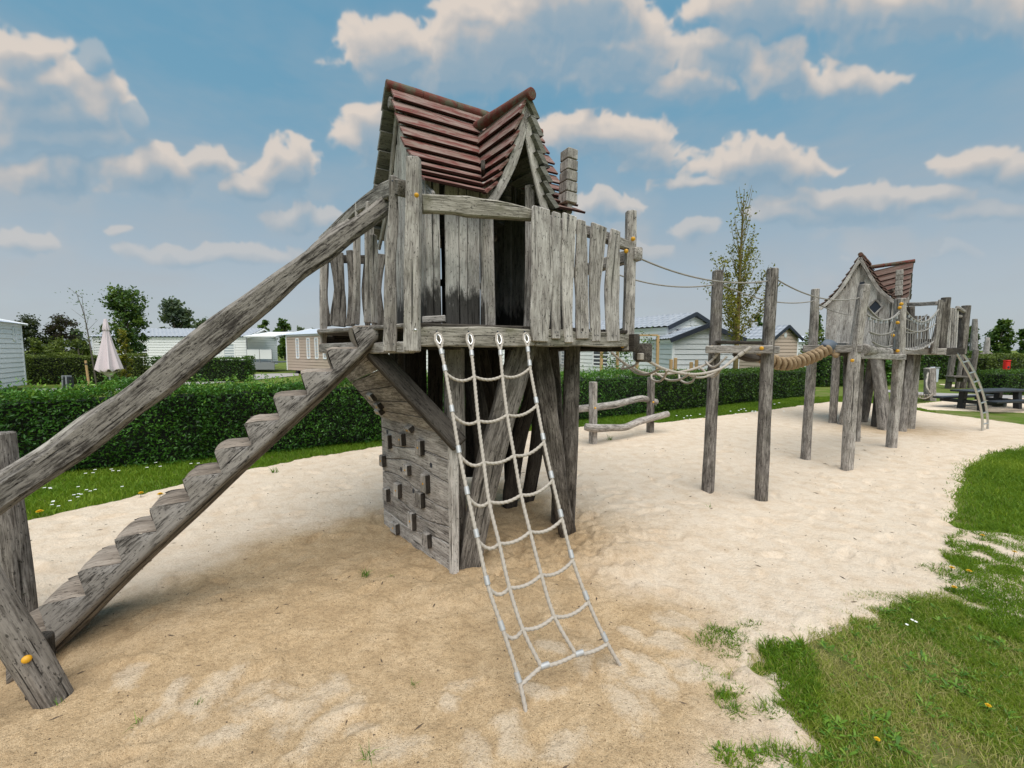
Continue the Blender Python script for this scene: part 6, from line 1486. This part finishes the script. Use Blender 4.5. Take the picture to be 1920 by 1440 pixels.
def picnic():
    b0 = G(1868, 773); S = thing('picnic_table', 'low black picnic table with benches at the right edge', 'picnic table', (b0.x, b0.y, 0)); ax = V((.97, .24, 0)).normalized(); ay = V((-ax.y, ax.x, 0)); k = 1.0
    zt = EYE - (737 - HORIZON) / F_PX * b0.y; zs = zt * .55; o = V((b0.x - .35, b0.y + .1, 0))
    for j in range(4): mb = MB(); board(mb, [o + ay * (.10 + j * .15) + V((0, 0, zt)), o + ay * (.10 + j * .15) + ax * 2.2 + V((0, 0, zt))], ay, .14, .045, .001, .4); mb.build('top_plank', M['black'], S)
    for sg in (-.22, .88): mb = MB(); board(mb, [o + ay * sg + V((0, 0, zs)), o + ay * sg + ax * 2.2 + V((0, 0, zs))], ay, .24, .05, .001, .4); mb.build('seat', M['black'], S)
    for a in (.35, 1.75):
        mb = MB(); board(mb, [o + ax * a + ay * .12 + V((0, 0, -.05)), o + ax * a + ay * .16 + V((0, 0, zt - .02))], ax, .14, .12, .001, .3); mb.build('leg', M['black'], S)
        mb = MB(); board(mb, [o + ax * a + ay * .55 + V((0, 0, -.05)), o + ax * a + ay * .52 + V((0, 0, zt - .02))], ax, .14, .12, .001, .3); mb.build('leg', M['black'], S)
        mb = MB(); board(mb, [o + ax * a + ay * -.32 + V((0, 0, zs - .07)), o + ax * a + ay * 1.0 + V((0, 0, zs - .07))], V((0, 0, 1)), .09, .12, .001, .3); mb.build('bearer', M['black'], S)
picnic()
def red_box():
    Y = 19.0; p = D(1886, 700, Y); S = thing('red_box', 'bright red box on a post standing over the low hedge', 'dispenser', (p.x, p.y, 0)); z1, z0 = hz(677, Y), hz(700, Y); w_ = 9 / F_PX * Y
    mb = MB(); board(mb, [V((p.x, p.y, z0)), V((p.x, p.y, z1))], V((1, 0, 0)), w_, .16, 0, .2, .03); mb.build('box', M['redbox'], S)
    mb = MB(); board(mb, [V((p.x - w_ * .46, p.y, z1 + .02)), V((p.x + w_ * .46, p.y, z1 + .02))], V((0, 1, 0)), .19, .05, 0, .2, .015); mb.build('lid', M['redbox'], S)
    mb = MB(); dome(mb, V((p.x, p.y - .081, (z0 + z1) / 2)), V((0, -1, 0)), .06, .012, 16); mb.build('round_emblem', M['navy'], S)
    mb = MB(); board(mb, [V((p.x - .08, p.y - .082, z0 + .09)), V((p.x + .08, p.y - .082, z0 + .09))], V((0, 0, 1)), .07, .004, 0, .2); mb.build('white_strip', M['trim'], S)
    mb = MB(); tube(mb, [V((p.x, p.y, 0)), V((p.x, p.y, z0))], .04, 8); mb.build('post', M['skirt'], S)
red_box()
def swing_net():
    b = G(1744, 750); S = thing('net_swing_post', 'short grey post holding a white rope net basket', 'play net', (b.x, b.y, 0), None)
    mb = MB(); log(mb, [b + V((0, 0, -.1)), D(1743, 690, b.y)], .125, 12, .1, .06, .4); mb.build('post', M['mid'], S)
    t = D(1740, 699, b.y - .12); e0 = D(1737, 722, b.y - .5); e1 = D(1746, 742, b.y - .4); mb = MB(); rope(mb, [t, e0, D(1744, 737, b.y - .6)], .022, sides=6, seg=.05); mb.build('rope', M['rope'], S)
    for i in range(7):
        k = i / 6; l = D(1718, 737, b.y - .2 + .1 * k); r_ = D(1748, 737, b.y - .9 + .1 * k)
        mb = MB(); rope(mb, sag(D(1716, 738, b.y + .5 - .9 * k), D(1749, 738, b.y + .35 - .9 * k), .16, 8), .018, sides=6, seg=.05); mb.build('net_rope', M['rope'], S)
        mb = MB(); rope(mb, sag(D(1717 + 31 * k, 738, b.y + .5), D(1719 + 29 * k, 740, b.y - .5), .14 * math.sin(3.14 * k) + .02, 8), .018, sides=6, seg=.05); mb.build('net_rope', M['rope'], S)
swing_net()
def far_play():
    Y = 17.5; o = D(1800, 700, Y); S = thing('timber_shelter', 'far grey timber play frame with small bench under the ladder arch', 'play frame', (o.x, o.y, 0))
    for x, t, r_ in ((1778, 663, .11), (1795, 664, .08), (1805, 672, .12), (1820, 655, .10)):
        b = D(x, 716, Y); mb = MB(); log(mb, [V((b.x, b.y, -.1)), V((b.x + .1, b.y, hz(t, Y)))], r_, 8, .3, .07); mb.build('post', M['dark'], S)
    bbeam(S, D(1774, 664, Y), D(1800, 664, Y), .14, .1, 'mid'); mb = MB(); board(mb, [D(1780, 706, Y - .3), D(1806, 706, Y - .3)], V((0, 1, 0)), .4, .06); mb.build('bench_seat', M['dark'], S)
    for x in (1784, 1801): mb = MB(); board(mb, [D(x, 716, Y - .3), D(x, 707, Y - .3)], V((1, 0, 0)), .08, .3); mb.build('leg', M['dark'], S)
    Y = 24; o = D(1830, 700, Y); S = thing('post_cluster', 'distant cluster of tall pointed timber posts right of the ladder', 'play frame', (o.x, o.y, 0))
    for x0, x, t, r_ in ((1822, 1828, 598, .19), (1843, 1852, 633, .17), (1848, 1856, 661, .15), (1815, 1822, 662, .16), (1836, 1835, 668, .12)):
        b = D(x0, 712, Y); q = D(x, t, Y); mb = MB(); log(mb, [V((b.x, b.y, -.1)), b.lerp(q, .5), q], [r_, r_ * .95, r_ * .55], 9, .3, .08); mb.build('post', M['mid'], S)
    bbeam(S, D(1814, 664, Y), D(1856, 666, Y), .25, .15, 'mid'); bbeam(S, D(1812, 684, Y), D(1850, 688, Y), .12, .12, 'dark')
    Y = 31; o = D(1880, 690, Y); S = thing('pergola', 'slim grey pergola frame under the broad round tree', 'pergola', (o.x, o.y, 0))
    for x in (1868, 1882, 1897, 1903): b = D(x, 690, Y + (x % 2) * 1.5); mb = MB(); board(mb, [V((b.x, b.y, 0)), V((b.x, b.y, hz(664, Y)))], V((1, 0, 0)), .13, .13, 0, 1); mb.build('post', M['skirt'], S)
    for yy in (0, 1.5): bbeam(S, V((D(1866, 690, Y).x, Y + yy, hz(664, Y))), V((D(1905, 690, Y).x, Y + yy, hz(665, Y))), .14, .1, 'light', 'beam')
    p = D(1752, 690, 20.5); S = thing('storage_box', 'grey bin cabinet beside the dark far hedge', 'bin', (p.x, p.y, 0)); mb = MB(); board(mb, [V((p.x, p.y, 0)), V((p.x, p.y, hz(688, 20.5)))], V((1, 0, 0)), .22, .3, 0, .3, .03); mb.build('body', M['flatroof'], S); mb = MB(); board(mb, [V((p.x - .12, p.y - .16, hz(689, 20.5))), V((p.x + .12, p.y - .16, hz(689, 20.5)))], V((0, 0, 1)), .06, .03); mb.build('door', M['skirt'], S)
far_play()
